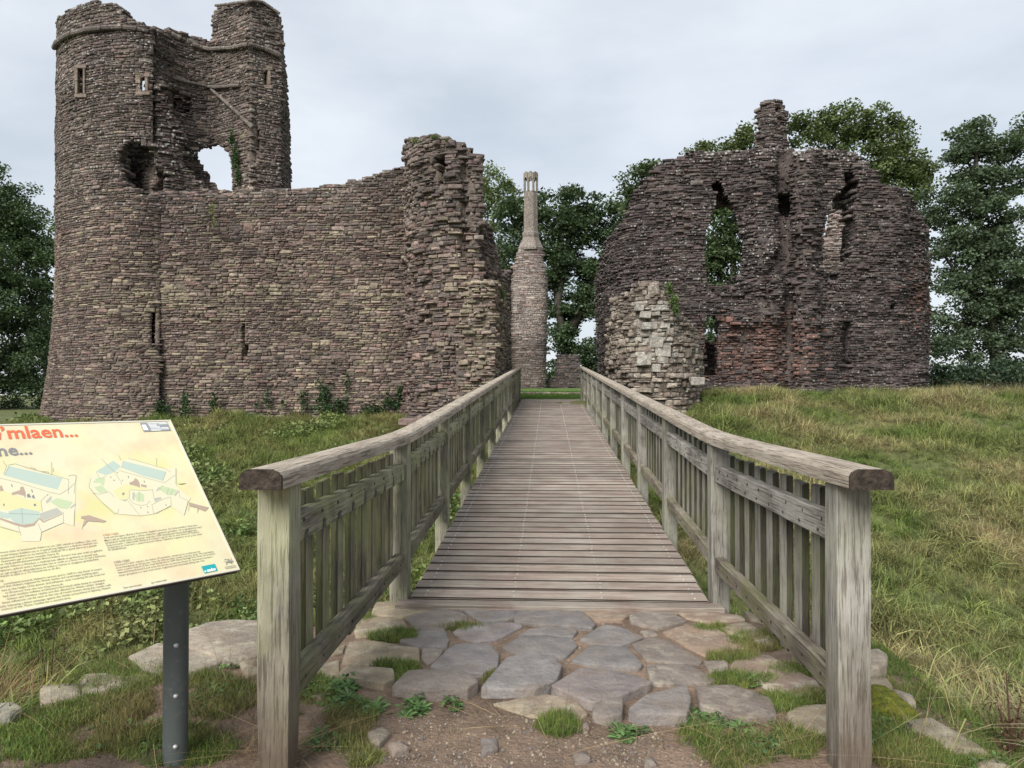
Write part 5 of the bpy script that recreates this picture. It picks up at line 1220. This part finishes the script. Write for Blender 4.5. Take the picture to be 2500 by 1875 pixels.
scatter('weeds', 'low leafy weeds on the trodden ground', P, rng.uniform(.4, .95, n), rots(n, .15), T_, C_WEED)
z_st = [(560, 1780, 90, 70, 1), (760, 1800, 90, 50, 1), (650, 1850, 90, 30, .8), (300, 1780, 220, 80, 1.6), (1880, 1800, 120, 60, 1.4), (2250, 1820, 140, 40, 1), (1300, 1800, 260, 60, .7), (1700, 1830, 100, 40, .6), (560, 1690, 60, 50, .7), (330, 1680, 120, 50, .7)]
P = zone(z_st, 85); n = len(P); T_ = np.array([(0.30, 0.235, 0.14)] * n) * rng.uniform(.4, 1.25, (n, 1))
scatter('dead_grass', 'dead straw lying on the trodden ground', P, rng.uniform(.25, .8, n), rots(n, .45), T_, C_STRAW)
# dry stalks on the near edge of the ditch, left and right
P, T_ = [], []
for _ in range(330):
    x = rng.uniform(-3.9, -2.5); y = rng.uniform(2.7, 4.8)
    if x > -2.75 and y > 4.2: continue
    if (x + 2.45) > -0.14 * (y - 2): continue
    P.append((x, y, HT(x, y) - .03)); T_.append(np.array((0.26, 0.19, 0.095)) * rng.uniform(.55, 1.25))
for _ in range(190):
    x = rng.uniform(1.95, 2.7); y = rng.uniform(2.5, 3.7)
    if x < 1.45 + .16 * y: continue
    P.append((x, y, HT(x, y) - .03)); T_.append(np.array((0.34, 0.28, 0.17)) * rng.uniform(.55, 1.2))
n = len(P); scatter('dry_grass', 'tall dry straw-coloured grass at the near ditch edge', P, rng.uniform(.55, 1.1, n), rots(n, .2), np.array(T_), C_DRY)
# crest weeds at the right
P, T_ = [], []
for _ in range(260):
    x = rng.uniform(12.5, 18); y = rng.uniform(23.2, 26); P.append((x, y, HT(x, y) - .02)); T_.append(np.array((0.2, 0.18, 0.1)) * rng.uniform(.5, 1.2))
n = len(P); scatter('crest_grass', 'tall pale grass along the crest right of the gate tower', P, rng.uniform(.6, 1.4, n), rots(n, .2), np.array(T_), C_DRY)
# gravel
peb = []
for _ in range(4):
    bm = bmesh.new(); bmesh.ops.create_icosphere(bm, subdivisions=1, radius=1)
    for v in bm.verts: v.co = Vector((v.co.x * rng.uniform(.7, 1.3), v.co.y * rng.uniform(.7, 1.3), v.co.z * rng.uniform(.4, .8)))
    me = bpy.data.meshes.new('pebble'); bm.to_mesh(me); bm.free(); me.materials.append(M_GRASS); setcol(me, (1, 1, 1, 1)); peb.append(me)
P = zone([(1200, 1810, 420, 70, 1), (1650, 1840, 220, 50, .4), (1250, 1560, 330, 70, .35), (1600, 1500, 200, 30, .1)], 1700); n = len(P)
T_ = np.array([[(0.28, 0.22, 0.17), (0.2, 0.16, 0.13), (0.34, 0.29, 0.22), (0.17, 0.15, 0.14)][k] for k in rng.integers(0, 4, n)]) * rng.uniform(.7, 1.2, (n, 1))
scatter('gravel', 'fine gravel in the trodden dirt', P + np.array((0, 0, .005)), rng.lognormal(-5.6, .45, n), rots(n, .4), T_, src_collection('gravel', peb))

# ------------------------------------------------------------------ dock plant at the right edge
def stalk_plant(name, label, cat, base, stems, mt, colr):
    parts = []; B = Vector(base)
    for (dx, dy, h, r) in stems:
        pts = [B + Vector((dx * t ** 1.3, dy * t ** 1.3, h * t)) for t in (0, .25, .5, .75, 1)]; parts.append(tube(pts, [r, r * .9, r * .75, r * .6, r * .35], 5))
    t = thing(name, base, label, cat); mk('stem', *join(parts), mt, t)
    P = []
    for (dx, dy, h, r) in stems:
        for _ in range(70):
            q = rng.uniform(.3, 1); P.append(B + Vector((dx * q ** 1.3, dy * q ** 1.3, h * q)) + Vector(rng.normal(0, .012 + .03 * (1 - q), 3)))
    P = np.array([tuple(p) for p in P]); c = np.array(colr)[None] * rng.uniform(.5, 1.4, (len(P), 1)); V, Fq, cc = leaves(P, 0.014, c, 0.2); mk_np('seed_head', V, Fq, M_LEAF, t, col=cc)['kind'] = 'stuff'
M_STEM = flat('dry_stem', (0.07, 0.04, 0.025), .9)
b_ = on_ground(2470, 1850); stalk_plant('dock_plant', 'dead brown dock plant with seed heads at the right edge', 'plant', (b_.x, b_.y, -.02), [(0.01, .05, .34, .006), (-.05, .0, .22, .005), (.05, .02, .25, .005), (.0, -.03, .2, .004)], M_STEM, (0.09, 0.045, 0.03))
b_ = on_ground(190, 1650); stalk_plant('dock_plant', 'dead dark dock stem in the ditch grass below the sign', 'plant', (b_.x - .35, b_.y + .3, -.35), [(0.03, .0, .5, .005), (-.06, .02, .4, .005), (.08, .02, .42, .004)], M_STEM, (0.05, 0.035, 0.025))

# ------------------------------------------------------------------ information board
dB = 2.7; Bc = at(583, 1390, dB); UD = Vector((0.616, 0.788, 0)).normalized()
Tc = at(415, 1027, dB * 1.116); Vv = (Tc - Bc); Hh = Vv.length; VD = Vv.normalized(); ND = UD.cross(VD).normalized()
if ND.dot(CP - Bc) < 0: ND = -ND
IB = thing('information_board', (-1.425, 2.85, 0.0), 'tilted cream information board about the castle on a grey post', 'sign')
PW = 1.25
def on_board(px, py, lift=0.0):
    r = ray(px, py); t = (Bc - CP).dot(ND) / r.dot(ND); return CP + r * t + ND * lift
m, nt_, bs = mat('board_print'); M_BOARD = m
p = pos(nt_); g1 = noi(nt_, p, 3.2, 5, .6, .35, .65); g2 = noi(nt_, pos(nt_, (1.3, 1.1, 1)), 5.5, 4, .6, .45, .68)
c = mixc(nt_, g1, (0.60, 0.565, 0.40), (0.60, 0.575, 0.33)); c = mixc(nt_, math_(nt_, 'MULTIPLY', g2, .7), c, (0.58, 0.43, 0.29, 1)); 
for (cx_, cy_, r_, am_) in ((70, 1215, .17, .8), (0, 1200, .16, .6), (345, 1185, .17, .75), (230, 1240, .12, .8), (420, 1200, .12, .5)):
    vd = nd(nt_, 'ShaderNodeVectorMath', operation='DISTANCE'); gg = nd(nt_, 'ShaderNodeNewGeometry'); nt_.links.new(gg.outputs['Position'], vd.inputs[0]); vd.inputs[1].default_value = tuple(on_board(cx_, cy_))
    mr_ = nd(nt_, 'ShaderNodeMapRange', interpolation_type='SMOOTHSTEP', i_1=r_, i_2=r_ * .25); nt_.links.new(math_(nt_, 'ADD', vd.outputs['Value'], math_(nt_, 'MULTIPLY', math_(nt_, 'SUBTRACT', noi(nt_, p, 9, 5), .5), .12)), mr_.inputs[0])
    c = mixc(nt_, math_(nt_, 'MULTIPLY', mr_.outputs[0], am_), c, (0.56, 0.545, 0.235, 1))
nt_.links.new(c, bs.inputs['Base Color']); bs.inputs['Roughness'].default_value = .32; bs.inputs['Specular IOR Level'].default_value = .5
M_EDGE = flat('board_edge', (0.05, 0.05, 0.05), .5); M_RIM = flat('board_rim', (0.55, 0.53, 0.45), .45)
A0 = Bc - UD * PW
def pan(a, b, e=0.0): return Bc - UD * a + VD * b + ND * e
V = [pan(0, 0, -.022), pan(PW, 0, -.022), pan(PW, Hh, -.022), pan(0, Hh, -.022), pan(0, 0, 0), pan(PW, 0, 0), pan(PW, Hh, 0), pan(0, Hh, 0)]
mk('panel', V, [(4, 5, 6, 7)], M_BOARD, IB)
mk('backing', [v - ND * .0006 for v in V], [(3, 2, 1, 0), (0, 1, 5, 4), (1, 2, 6, 5), (2, 3, 7, 6), (3, 0, 4, 7)], M_EDGE, IB)
rim = []
for (a0, b0, a1, b1) in ((-.003, -.003, PW + .003, .003), (-.003, Hh - .003, PW + .003, Hh + .003), (-.003, .003, .003, Hh - .003)):
    q = [pan(a0, b0, -.004), pan(a1, b0, -.004), pan(a1, b1, -.004), pan(a0, b1, -.004)]; q += [v + ND * .006 for v in q]
    rim.append((q, [(0, 1, 2, 3), (7, 6, 5, 4), (0, 4, 5, 1), (1, 5, 6, 2), (2, 6, 7, 3), (3, 7, 4, 0)]))
mk('rim', *join(rim), M_RIM, IB)
m, nt_, bs = mat('post_paint'); c = mixc(nt_, noi(nt_, pos(nt_), 30, 4, .6, .55, .75), (0.085, 0.10, 0.098), (0.13, 0.14, 0.13)); nt_.links.new(c, bs.inputs['Base Color']); bs.inputs['Roughness'].default_value = .45; bs.inputs['Specular IOR Level'].default_value = .4; M_PPOST = m
for (x, y, zt_) in ((-1.425, 2.85, 1.06), (-1.425 - .616 * .95, 2.85 - .788 * .95, 1.06)):
    V, Fa = tube([(x, y, -.1), (x, y, .3), (x, y, .7), (x, y, zt_)], .0455, 24, False); po = mk('post', V, Fa, M_PPOST, IB, org=(x, y, 0), smooth=True)
    if x > -1.5:
        for py in (1578, 1702, 1826):
            c0 = at(430 - (py - 1578) * .008, py, 2.80); dirn = Vector((c0.x - x, c0.y - y, 0)).normalized(); c1 = Vector((x, y, c0.z)) + dirn * .0445
            V, Fa = tube([c1, c1 + dirn * .004, c1 + dirn * .008, c1 + dirn * .0095], [.0095, .009, .006, .001], 12); mk('bolt', V, Fa, M_SCREW, po, smooth=True)
LAY = [0.0008]
def shape(name, pxpolys, mt, lift=None, conv=None):
    LAY[0] += 0.00004; lf = lift or LAY[0]; V, Fa = [], []
    for poly in pxpolys:
        if conv: poly = conv(poly)
        b0 = len(V); V += [on_board(x, y, lf) for x, y in poly]; Fa.append(tuple(range(b0, len(V))))
    o = mk(name, V, Fa, mt, IB)
    if len(pxpolys) > 1: o['kind'] = 'stuff'
    return o
def lines(name, polys, mt, wd=0.9, conv=None):
    LAY[0] += 0.00004; V, Fa = [], []
    for poly in polys:
        if conv: poly = conv(poly)
        for (xa, ya), (xb, yb) in zip(poly[:-1], poly[1:]):
            l = math.hypot(xb - xa, yb - ya) + 1e-6; nx_, ny_ = -(yb - ya) / l * wd / 2, (xb - xa) / l * wd / 2; b0 = len(V)
            V += [on_board(x, y, LAY[0]) for x, y in ((xa - nx_, ya - ny_), (xb - nx_, yb - ny_), (xb + nx_, yb + ny_), (xa + nx_, ya + ny_))]; Fa.append((b0, b0 + 1, b0 + 2, b0 + 3))
    return mk(name, V, Fa, mt, IB)
def text(name, rows, mt, bold=0.0, xs_=1.0):
    LAY[0] += 0.00004; V, Fa = [], []
    for s, xa, ya, xb, yb in rows:
        cu = bpy.data.curves.new('t', 'FONT'); cu.body = s; cu.resolution_u = 2; cu.offset = bold; cu.fill_mode = 'FRONT'
        to = bpy.data.objects.new('t', cu); COL.objects.link(to); bpy.context.view_layer.update(); me = bpy.data.meshes.new_from_object(to.evaluated_get(bpy.context.evaluated_depsgraph_get()))
        v = np.array([q.co[:] for q in me.vertices]); 
        A, B = on_board(xa, ya, LAY[0]), on_board(xb, yb, LAY[0]); U = (B - A); w_ = U.length; U.normalize(); W = ND.cross(U)
        if W.z < 0: W = -W
        x0, x1 = v[:, 0].min(), v[:, 0].max(); k = w_ / (x1 - x0); b0 = len(V)
        V += [A + U * float((q[0] - x0) * k) + W * float(q[1] * k * xs_) for q in v]; Fa += [tuple(b0 + i for i in pl.vertices) for pl in me.polygons]
        bpy.data.objects.remove(to); bpy.data.curves.remove(cu); bpy.data.meshes.remove(me)
    return mk(name, V, Fa, mt, IB)
INK = flat('ink_grey', (0.17, 0.16, 0.14)); RED = flat('ink_red', (0.62, 0.13, 0.06)); GRYT = flat('ink_title', (0.2, 0.2, 0.21)); RED2 = flat('ink_rust', (0.5, 0.2, 0.09))
TEAL = flat('print_teal', (0.02, 0.30, 0.34)); WHT = flat('print_white', (0.8, 0.82, 0.8)); SLT = flat('print_slate', (0.24, 0.25, 0.27))
BLUE = flat('wash_blue', (0.38, 0.46, 0.40)); GRNW = flat('wash_green', (0.42, 0.49, 0.31)); GRYW = flat('wash_grey', (0.38, 0.38, 0.33)); BRNW = flat('wash_brown', (0.36, 0.28, 0.22)); WALLW = flat('wash_wall', (0.575, 0.55, 0.40)); YELW = flat('wash_yellow', (0.60, 0.585, 0.27)); LINEW = flat('pencil_line', (0.22, 0.22, 0.19)); YEL2 = flat('wash_yellow_soft', (0.56, 0.54, 0.30))
def ell(cx_, cy_, rx, ry, n=28, w=0.12): return [(cx_ + rx * (1 + w * mnoise.noise(Vector((math.cos(6.283 * k / n) * 1.5, math.sin(6.283 * k / n) * 1.5, cx_)))) * math.cos(6.283 * k / n), cy_ + ry * (1 + w * mnoise.noise(Vector((math.cos(6.283 * k / n) * 1.5 + 4, math.sin(6.283 * k / n) * 1.5, cx_)))) * math.sin(6.283 * k / n)) for k in range(n)]
Q3 = lambda P: [(x * .1386, 1100 + y * .1386) for x, y in P]
Q4 = lambda P: [(190 + x * .15823, 1100 + y * .15823) for x, y in P]
Q7 = lambda P: [(x * .3375, 1000 + y * .3375) for x, y in P]
B1 = lambda *r: (r[0], r[1] * .13863, 1270 + r[2] * .13863, r[3] * .13863, 1270 + r[4] * .13863)
B2 = lambda *r: (r[0], 230 + r[1] * .16727, 1260 + r[2] * .16727, 230 + r[3] * .16727, 1260 + r[4] * .16727)
# left drawing
shape('drawing', [[(0, 430), (140, 260), (1210, 500), (1340, 440), (1320, 1000), (1300, 1330), (1120, 1280), (730, 1440), (700, 1600), (380, 1600), (340, 1440), (0, 1330)]], WALLW, conv=Q3)
shape('drawing', [[(0, 720), (70, 710), (440, 850), (720, 890), (740, 1080), (380, 1020), (160, 1060), (0, 1020)]], YEL2, conv=Q3)
shape('drawing', [[(75, 440), (150, 275), (480, 350), (1100, 490), (1010, 690), (500, 560)]], BLUE, conv=Q3)
shape('drawing', [[(1030, 690), (1110, 510), (1180, 520), (1100, 660)]], WALLW, conv=Q3)
shape('drawing', [[(150, 1075), (375, 1015), (700, 1080), (690, 1180), (590, 1280), (400, 1305), (250, 1265), (150, 1170)], [(0, 1075), (150, 1110), (155, 1210), (0, 1180)]], BLUE, conv=Q3)
shape('drawing', [[(700, 1110), (1000, 1010), (1100, 1100), (760, 1240), (705, 1180)], [(800, 900), (900, 800), (915, 850), (830, 940)], [(1230, 1010), (1320, 930), (1330, 970), (1240, 1030)]], GRYW, conv=Q3)
shape('drawing', [[(880, 905), (1000, 840), (1280, 910), (1190, 1030), (1060, 1020)]], GRNW, conv=Q3)
shape('drawing', [[(0, 1185), (250, 1270), (400, 1310), (590, 1285), (700, 1180), (765, 1250), (1100, 1110), (1090, 1130), (760, 1275), (690, 1210), (600, 1330), (440, 1360), (270, 1320), (0, 1220)], [(200, 750), (350, 700), (360, 640), (410, 640), (450, 740), (445, 850), (420, 800), (300, 770), (215, 790)], [(0, 620), (30, 625), (65, 710), (0, 720)]], BRNW, conv=Q3)
shape('drawing', [[(470, 780), (510, 760), (550, 830), (480, 830)], [(560, 800), (590, 780), (620, 850), (570, 840)], [(190, 600), (205, 595), (225, 640), (210, 645)], [(545, 690), (565, 690), (580, 740), (565, 745)], [(590, 945), (630, 940), (635, 975), (600, 985)], [(50, 940), (75, 940), (80, 975), (60, 980)], [(820, 780), (850, 775), (845, 790), (825, 800)]], GRYT, conv=Q3)
lines('drawing', [[(0, 490), (300, 560), (880, 740), (1050, 775), (1210, 680), (1310, 580)], [(140, 260), (270, 235), (400, 280), (1200, 510)], [(1210, 500), (1200, 770)], [(1340, 450), (1300, 760)], [(1200, 450), (1260, 430), (1340, 440)], [(910, 430), (910, 310), (905, 200)], [(940, 380), (935, 310)], [(80, 240), (120, 270), (60, 420)], [(50, 180), (80, 240)], [(320, 1330), (370, 1500)], [(670, 1290), (730, 1440), (710, 1590)], [(730, 1440), (1120, 1270)], [(1110, 1080), (1120, 1280)], [(1310, 1060), (1300, 1330)], [(0, 1350), (340, 1440)], [(720, 890), (745, 1080)], [(720, 890), (810, 800)], [(380, 1020), (400, 1300)], [(150, 1110), (690, 1130)], [(160, 275), (75, 440)], [(540, 300), (620, 320), (620, 350)], [(740, 370), (850, 380), (850, 400)]] , LINEW, .7, Q3)
# right drawing
shape('drawing', [[(280, 330), (545, 155), (690, 160), (780, 125), (1330, 280), (1510, 270), (1520, 540), (1570, 600), (1740, 740), (1700, 800), (1640, 1000), (1430, 860), (1170, 980), (960, 1010), (600, 980), (360, 790), (170, 560), (200, 430)]], WALLW, conv=Q4)
shape('drawing', [[(540, 620), (740, 520), (940, 560), (1150, 600), (800, 620), (780, 750), (640, 770)]], YEL2, conv=Q4)
shape('drawing', [[(285, 325), (545, 160), (665, 245), (570, 330), (440, 385), (330, 350)], [(680, 270), (710, 165), (1360, 330), (1310, 470), (1000, 390)]], BLUE, conv=Q4)
shape('drawing', [[(230, 500), (280, 430), (420, 430), (400, 550), (330, 500)], [(250, 570), (370, 540), (460, 640), (330, 660)], [(870, 690), (945, 640), (1020, 680), (1020, 790), (910, 790)], [(1250, 600), (1290, 545), (1530, 610), (1470, 690), (1390, 690)]], GRNW, conv=Q4)
shape('drawing', [[(840, 650), (880, 650), (870, 780), (840, 750)], [(1170, 740), (1280, 720), (1290, 750), (1190, 800)], [(1205, 620), (1250, 560), (1265, 580), (1220, 640)], [(660, 770), (780, 750), (740, 790)], [(1480, 690), (1540, 615), (1560, 640), (1500, 710)]], GRYW, conv=Q4)
shape('drawing', [[(790, 500), (860, 470), (880, 430), (920, 450), (950, 500), (960, 575), (860, 540), (800, 530)], [(1710, 800), (1850, 840), (2020, 880), (1960, 940), (1860, 900), (1840, 980), (1845, 890), (1720, 860)], [(970, 520), (1060, 540), (1060, 575), (980, 560)]], BRNW, conv=Q4)
shape('drawing', [[(50, 1020), (170, 1000), (440, 1090), (400, 1110), (150, 1090), (60, 1200), (120, 1060), (50, 1050)]], BRNW, conv=Q4)
shape('drawing', [[(596, 330), (612, 335), (618, 355), (602, 350)], [(495, 405), (510, 405), (515, 425), (502, 425)], [(545, 455), (562, 455), (566, 475), (552, 475)], [(768, 395), (782, 395), (788, 425), (775, 425)], [(1012, 470), (1030, 470), (1035, 495), (1020, 495)], [(680, 455), (692, 455), (696, 475), (686, 475)], [(1350, 835), (1365, 835), (1365, 855), (1352, 855)], [(1068, 860), (1082, 860), (1082, 880), (1070, 880)], [(680, 660), (715, 650), (718, 680), (690, 695)], [(960, 875), (980, 880), (980, 895), (962, 890)], [(1070, 945), (1085, 945), (1088, 965), (1072, 965)]], GRYT, conv=Q4)
lines('drawing', [[(630, 310), (1210, 470), (1340, 500), (1430, 430), (1500, 380)], [(365, 130), (440, 215), (560, 330), (660, 480), (680, 530)], [(630, 80), (660, 150)], [(700, 165), (670, 280)], [(780, 125), (830, 135), (1330, 280), (1430, 330)], [(1210, 120), (1215, 240)], [(1360, 330), (1310, 470)], [(1510, 280), (1510, 520)], [(170, 560), (240, 660), (360, 790), (560, 980), (620, 960), (630, 900)], [(240, 660), (330, 680), (480, 640), (560, 720)], [(200, 430), (170, 560)], [(800, 610), (790, 740), (850, 820), (960, 850), (1060, 840), (1110, 780)], [(810, 610), (1000, 620), (1150, 610)], [(1150, 600), (1170, 730)], [(1170, 980), (1140, 840), (1320, 750), (1430, 720), (1440, 850), (1200, 980)], [(1560, 620), (1570, 720), (1700, 780), (1640, 1000)], [(770, 780), (960, 1010)], [(280, 330), (340, 440), (430, 400)], [(945, 640), (945, 780)], [(1300, 550), (1250, 620)], [(1400, 580), (1370, 690)], [(1460, 600), (1430, 690)], [(1715, 860), (1700, 940)], [(100, 1060), (60, 1220)]], LINEW, .6, Q4)
# lettering
text('title_lettering', [("\u2019mlaen...", 7, 1072, 191, 1066)], RED, 0.018, 1.12)
text('title_lettering', [('ne...', -3, 1114, 79, 1109)], GRYT, 0.018, 1.12)
shape('title_lettering', [[(-6, 1056), (1.5, 1056), (1.5, 1074), (-6, 1074)]], RED)
text('body_lettering', [B1('brenin John ac brechwerth Hubert ac ym 1207 cafodd ei ryddhau. Dim ond', 0, 588, 1690, 368), B1('wedd Hubert feddiant eto ar ei gestyll yng Nghymru a dechrau adeiladu eto.', 0, 645, 1720, 408), B1('ddylanwad Hubert yn eu hanterth a chafodd 50 o goed derw at y gwaith', 0, 697, 1700, 458),
     B1('Grysmwnt gan y brenin newydd, Henry III.', 15, 748, 1040, 600), B1("yn wedi gweld pensaern\u00efaeth filwrol fodern drosto'i hun pan oedd yn gyfrifol", 0, 798, 1795, 545), B1('gestyll Chinon a Windsor a chafodd hyn effaith ar gynllunio ei gestyll yng', 0, 853, 1710, 612), B1('Nghymru, gallwch weld y dylanwadau hyn ar waith yn y tyrau crwn ar hyd y llenfuriau.', -20, 910, 1860, 634),
     B1('yn sgil ymgyrch aflwyddiannus yn erbyn y Cymry ac ymgiprys gwleidyddol,', 0, 965, 1735, 700), B1('Hubert ei afael ar y Tri Chastell am yr ail dro.', -10, 1012, 1065, 852), B1('32', 0, 1092, 60, 1084)], INK, 0.004)
text('body_lettering', [B1("contributed towards Hubert's ransom and in 1207 he was freed. It wasn't", 60, 1142, 1790, 872), B1('1219 that Hubert regained his Welsh castles and could begin building again.', -30, 1204, 1740, 930), B1('was at the height of his power and influence, even receiving 50 oak trees for', 20, 1258, 1850, 962),
     B1('at Grosmont from the new King Henry III.', 90, 1300, 1110, 1142), B1('had seen modern military architecture first hand while being in command', 50, 1362, 1840, 1072), B1("Chinon and Windsor castles and this affected his Welsh castles' designs.", 120, 1408, 1840, 1120),
     B1('those influences can be seen in the use of round towers along the curtain wall.', 30, 1478, 1955, 1152), B1('1232, following a failed campaign against the Welsh and political in-fighting, Hubert', -20, 1552, 1945, 1202), B1('control of the Three Castles for a second time.', 20, 1596, 1245, 1382)], INK, 0.004)
text('date_lettering', [B2('1320-1360', 130, 295, 350, 268)], RED2, 0.004)
text('body_lettering', [B2("Aeth perchnogion dilynol y Grysmwnt, dugiaid Lancaster, ati i foderneiddio'r llety yma.", 140, 332, 1500, 142), B2("Mae'n dal yn bosibl gweld y simne addurnol a godwyd ganddynt. Un o ganghennau iau'r", 150, 372, 1570, 168), B2('brenhinol oedd teulu Lancaster ond ym 1399 llwyddodd Henry Bolingbroke,', 165, 408, 1500, 216), B2("Dug Lancaster, i ddiorseddu Richard II a chipio'r goron dan yr enw Henry IV. Daeth y", 180, 442, 1530, 242), B2('Grysmwnt yn rhan fach o ystad frenhinol enfawr. Cafodd ei esgeuluso ac yn y pen draw', 195, 476, 1570, 272), B2('fe ddadfeiliodd.', 205, 508, 470, 472),
     B2('1320-1360', 290, 692, 512, 662), B2("Grosmont's later owners, the dukes of Lancaster, continued to modernise the", 300, 732, 1545, 527), B2('accommodation at Grosmont. You can still see their ornate chimney stack. The Lancasters', 315, 770, 1745, 527), B2('were a junior branch of the royal family but in 1399 Henry Bolingbroke, Duke of Lancaster', 330, 804, 1765, 557), B2('deposed King Richard II and took the throne to become Henry IV. Grosmont became a', 345, 842, 1730, 602), B2('minor property in a vast royal estate, neglected and eventually falling into ruin.', 360, 882, 1610, 657)], INK, 0.004)
text('web_lettering', [B2('llyw.cymru/cadw', 430, 1060, 695, 1013), B2('gov.wales/cadw', 832, 987, 1060, 942)], INK, 0.012)
Q2 = lambda P: [(230 + x * .16727, 1260 + y * .16727) for x, y in P]
Q6 = lambda P: [(470 + x * .05877, 1350 + y * .05877) for x, y in P]
shape('logo_plate', [[(1560, 738), (1755, 700), (1797, 800), (1608, 838)]], TEAL, conv=Q2)
text('logo_lettering', [('cadw', 505.5, 1396.6, 527.5, 1392.5)], WHT, 0.05, 1.1)
shape('logo_lettering', [[(480, 770), (520, 745), (560, 760), (550, 800), (510, 815)]], WHT, conv=Q6)
shape('emblem', [[(1310, 290), (1390, 250), (1380, 300), (1330, 310)], [(1420, 330), (1450, 250), (1480, 245), (1440, 330)], [(1470, 340), (1500, 245), (1530, 300), (1500, 340)], [(1290, 345), (1340, 375), (1420, 370), (1560, 350), (1620, 330), (1640, 390), (1560, 400), (1460, 420), (1410, 420), (1380, 400), (1300, 365)], [(1400, 410), (1425, 420), (1420, 500), (1360, 500), (1400, 470)], [(1590, 390), (1640, 450), (1600, 465), (1570, 420), (1540, 440)]], GRYT, conv=Q6)
lines('emblem', [[(1600, 340), (1660, 320), (1690, 360), (1670, 395), (1630, 380)], [(1590, 220), (1605, 280), (1560, 340)]], GRYT, 1.0, Q6)
lines('emblem', [[(1330, 605), (1560, 565), (1800, 520)], [(1350, 665), (1560, 630), (1810, 585)]], INK, .9, Q6)
Q5 = lambda P: [(320 + x * .05425, 1015 + y * .05425) for x, y in P]
shape('label_plate', [[(390, 330), (1610, 295), (1790, 680), (560, 725)]], SLT, conv=Q5)
shape('label_plate', [[(470, 425), (640, 420), (770, 650), (570, 655)]], WHT, conv=Q5)
lines('label_lettering', [[(720, 345), (1570, 325)], [(750, 400), (1160, 392)], [(1230, 385), (1630, 372)], [(790, 455), (1150, 445)], [(820, 510), (1290, 488)], [(860, 565), (1300, 555)], [(1330, 550), (1670, 545)], [(880, 625), (1690, 600)], [(910, 680), (1330, 660)]], WHT, 1.2, Q5)
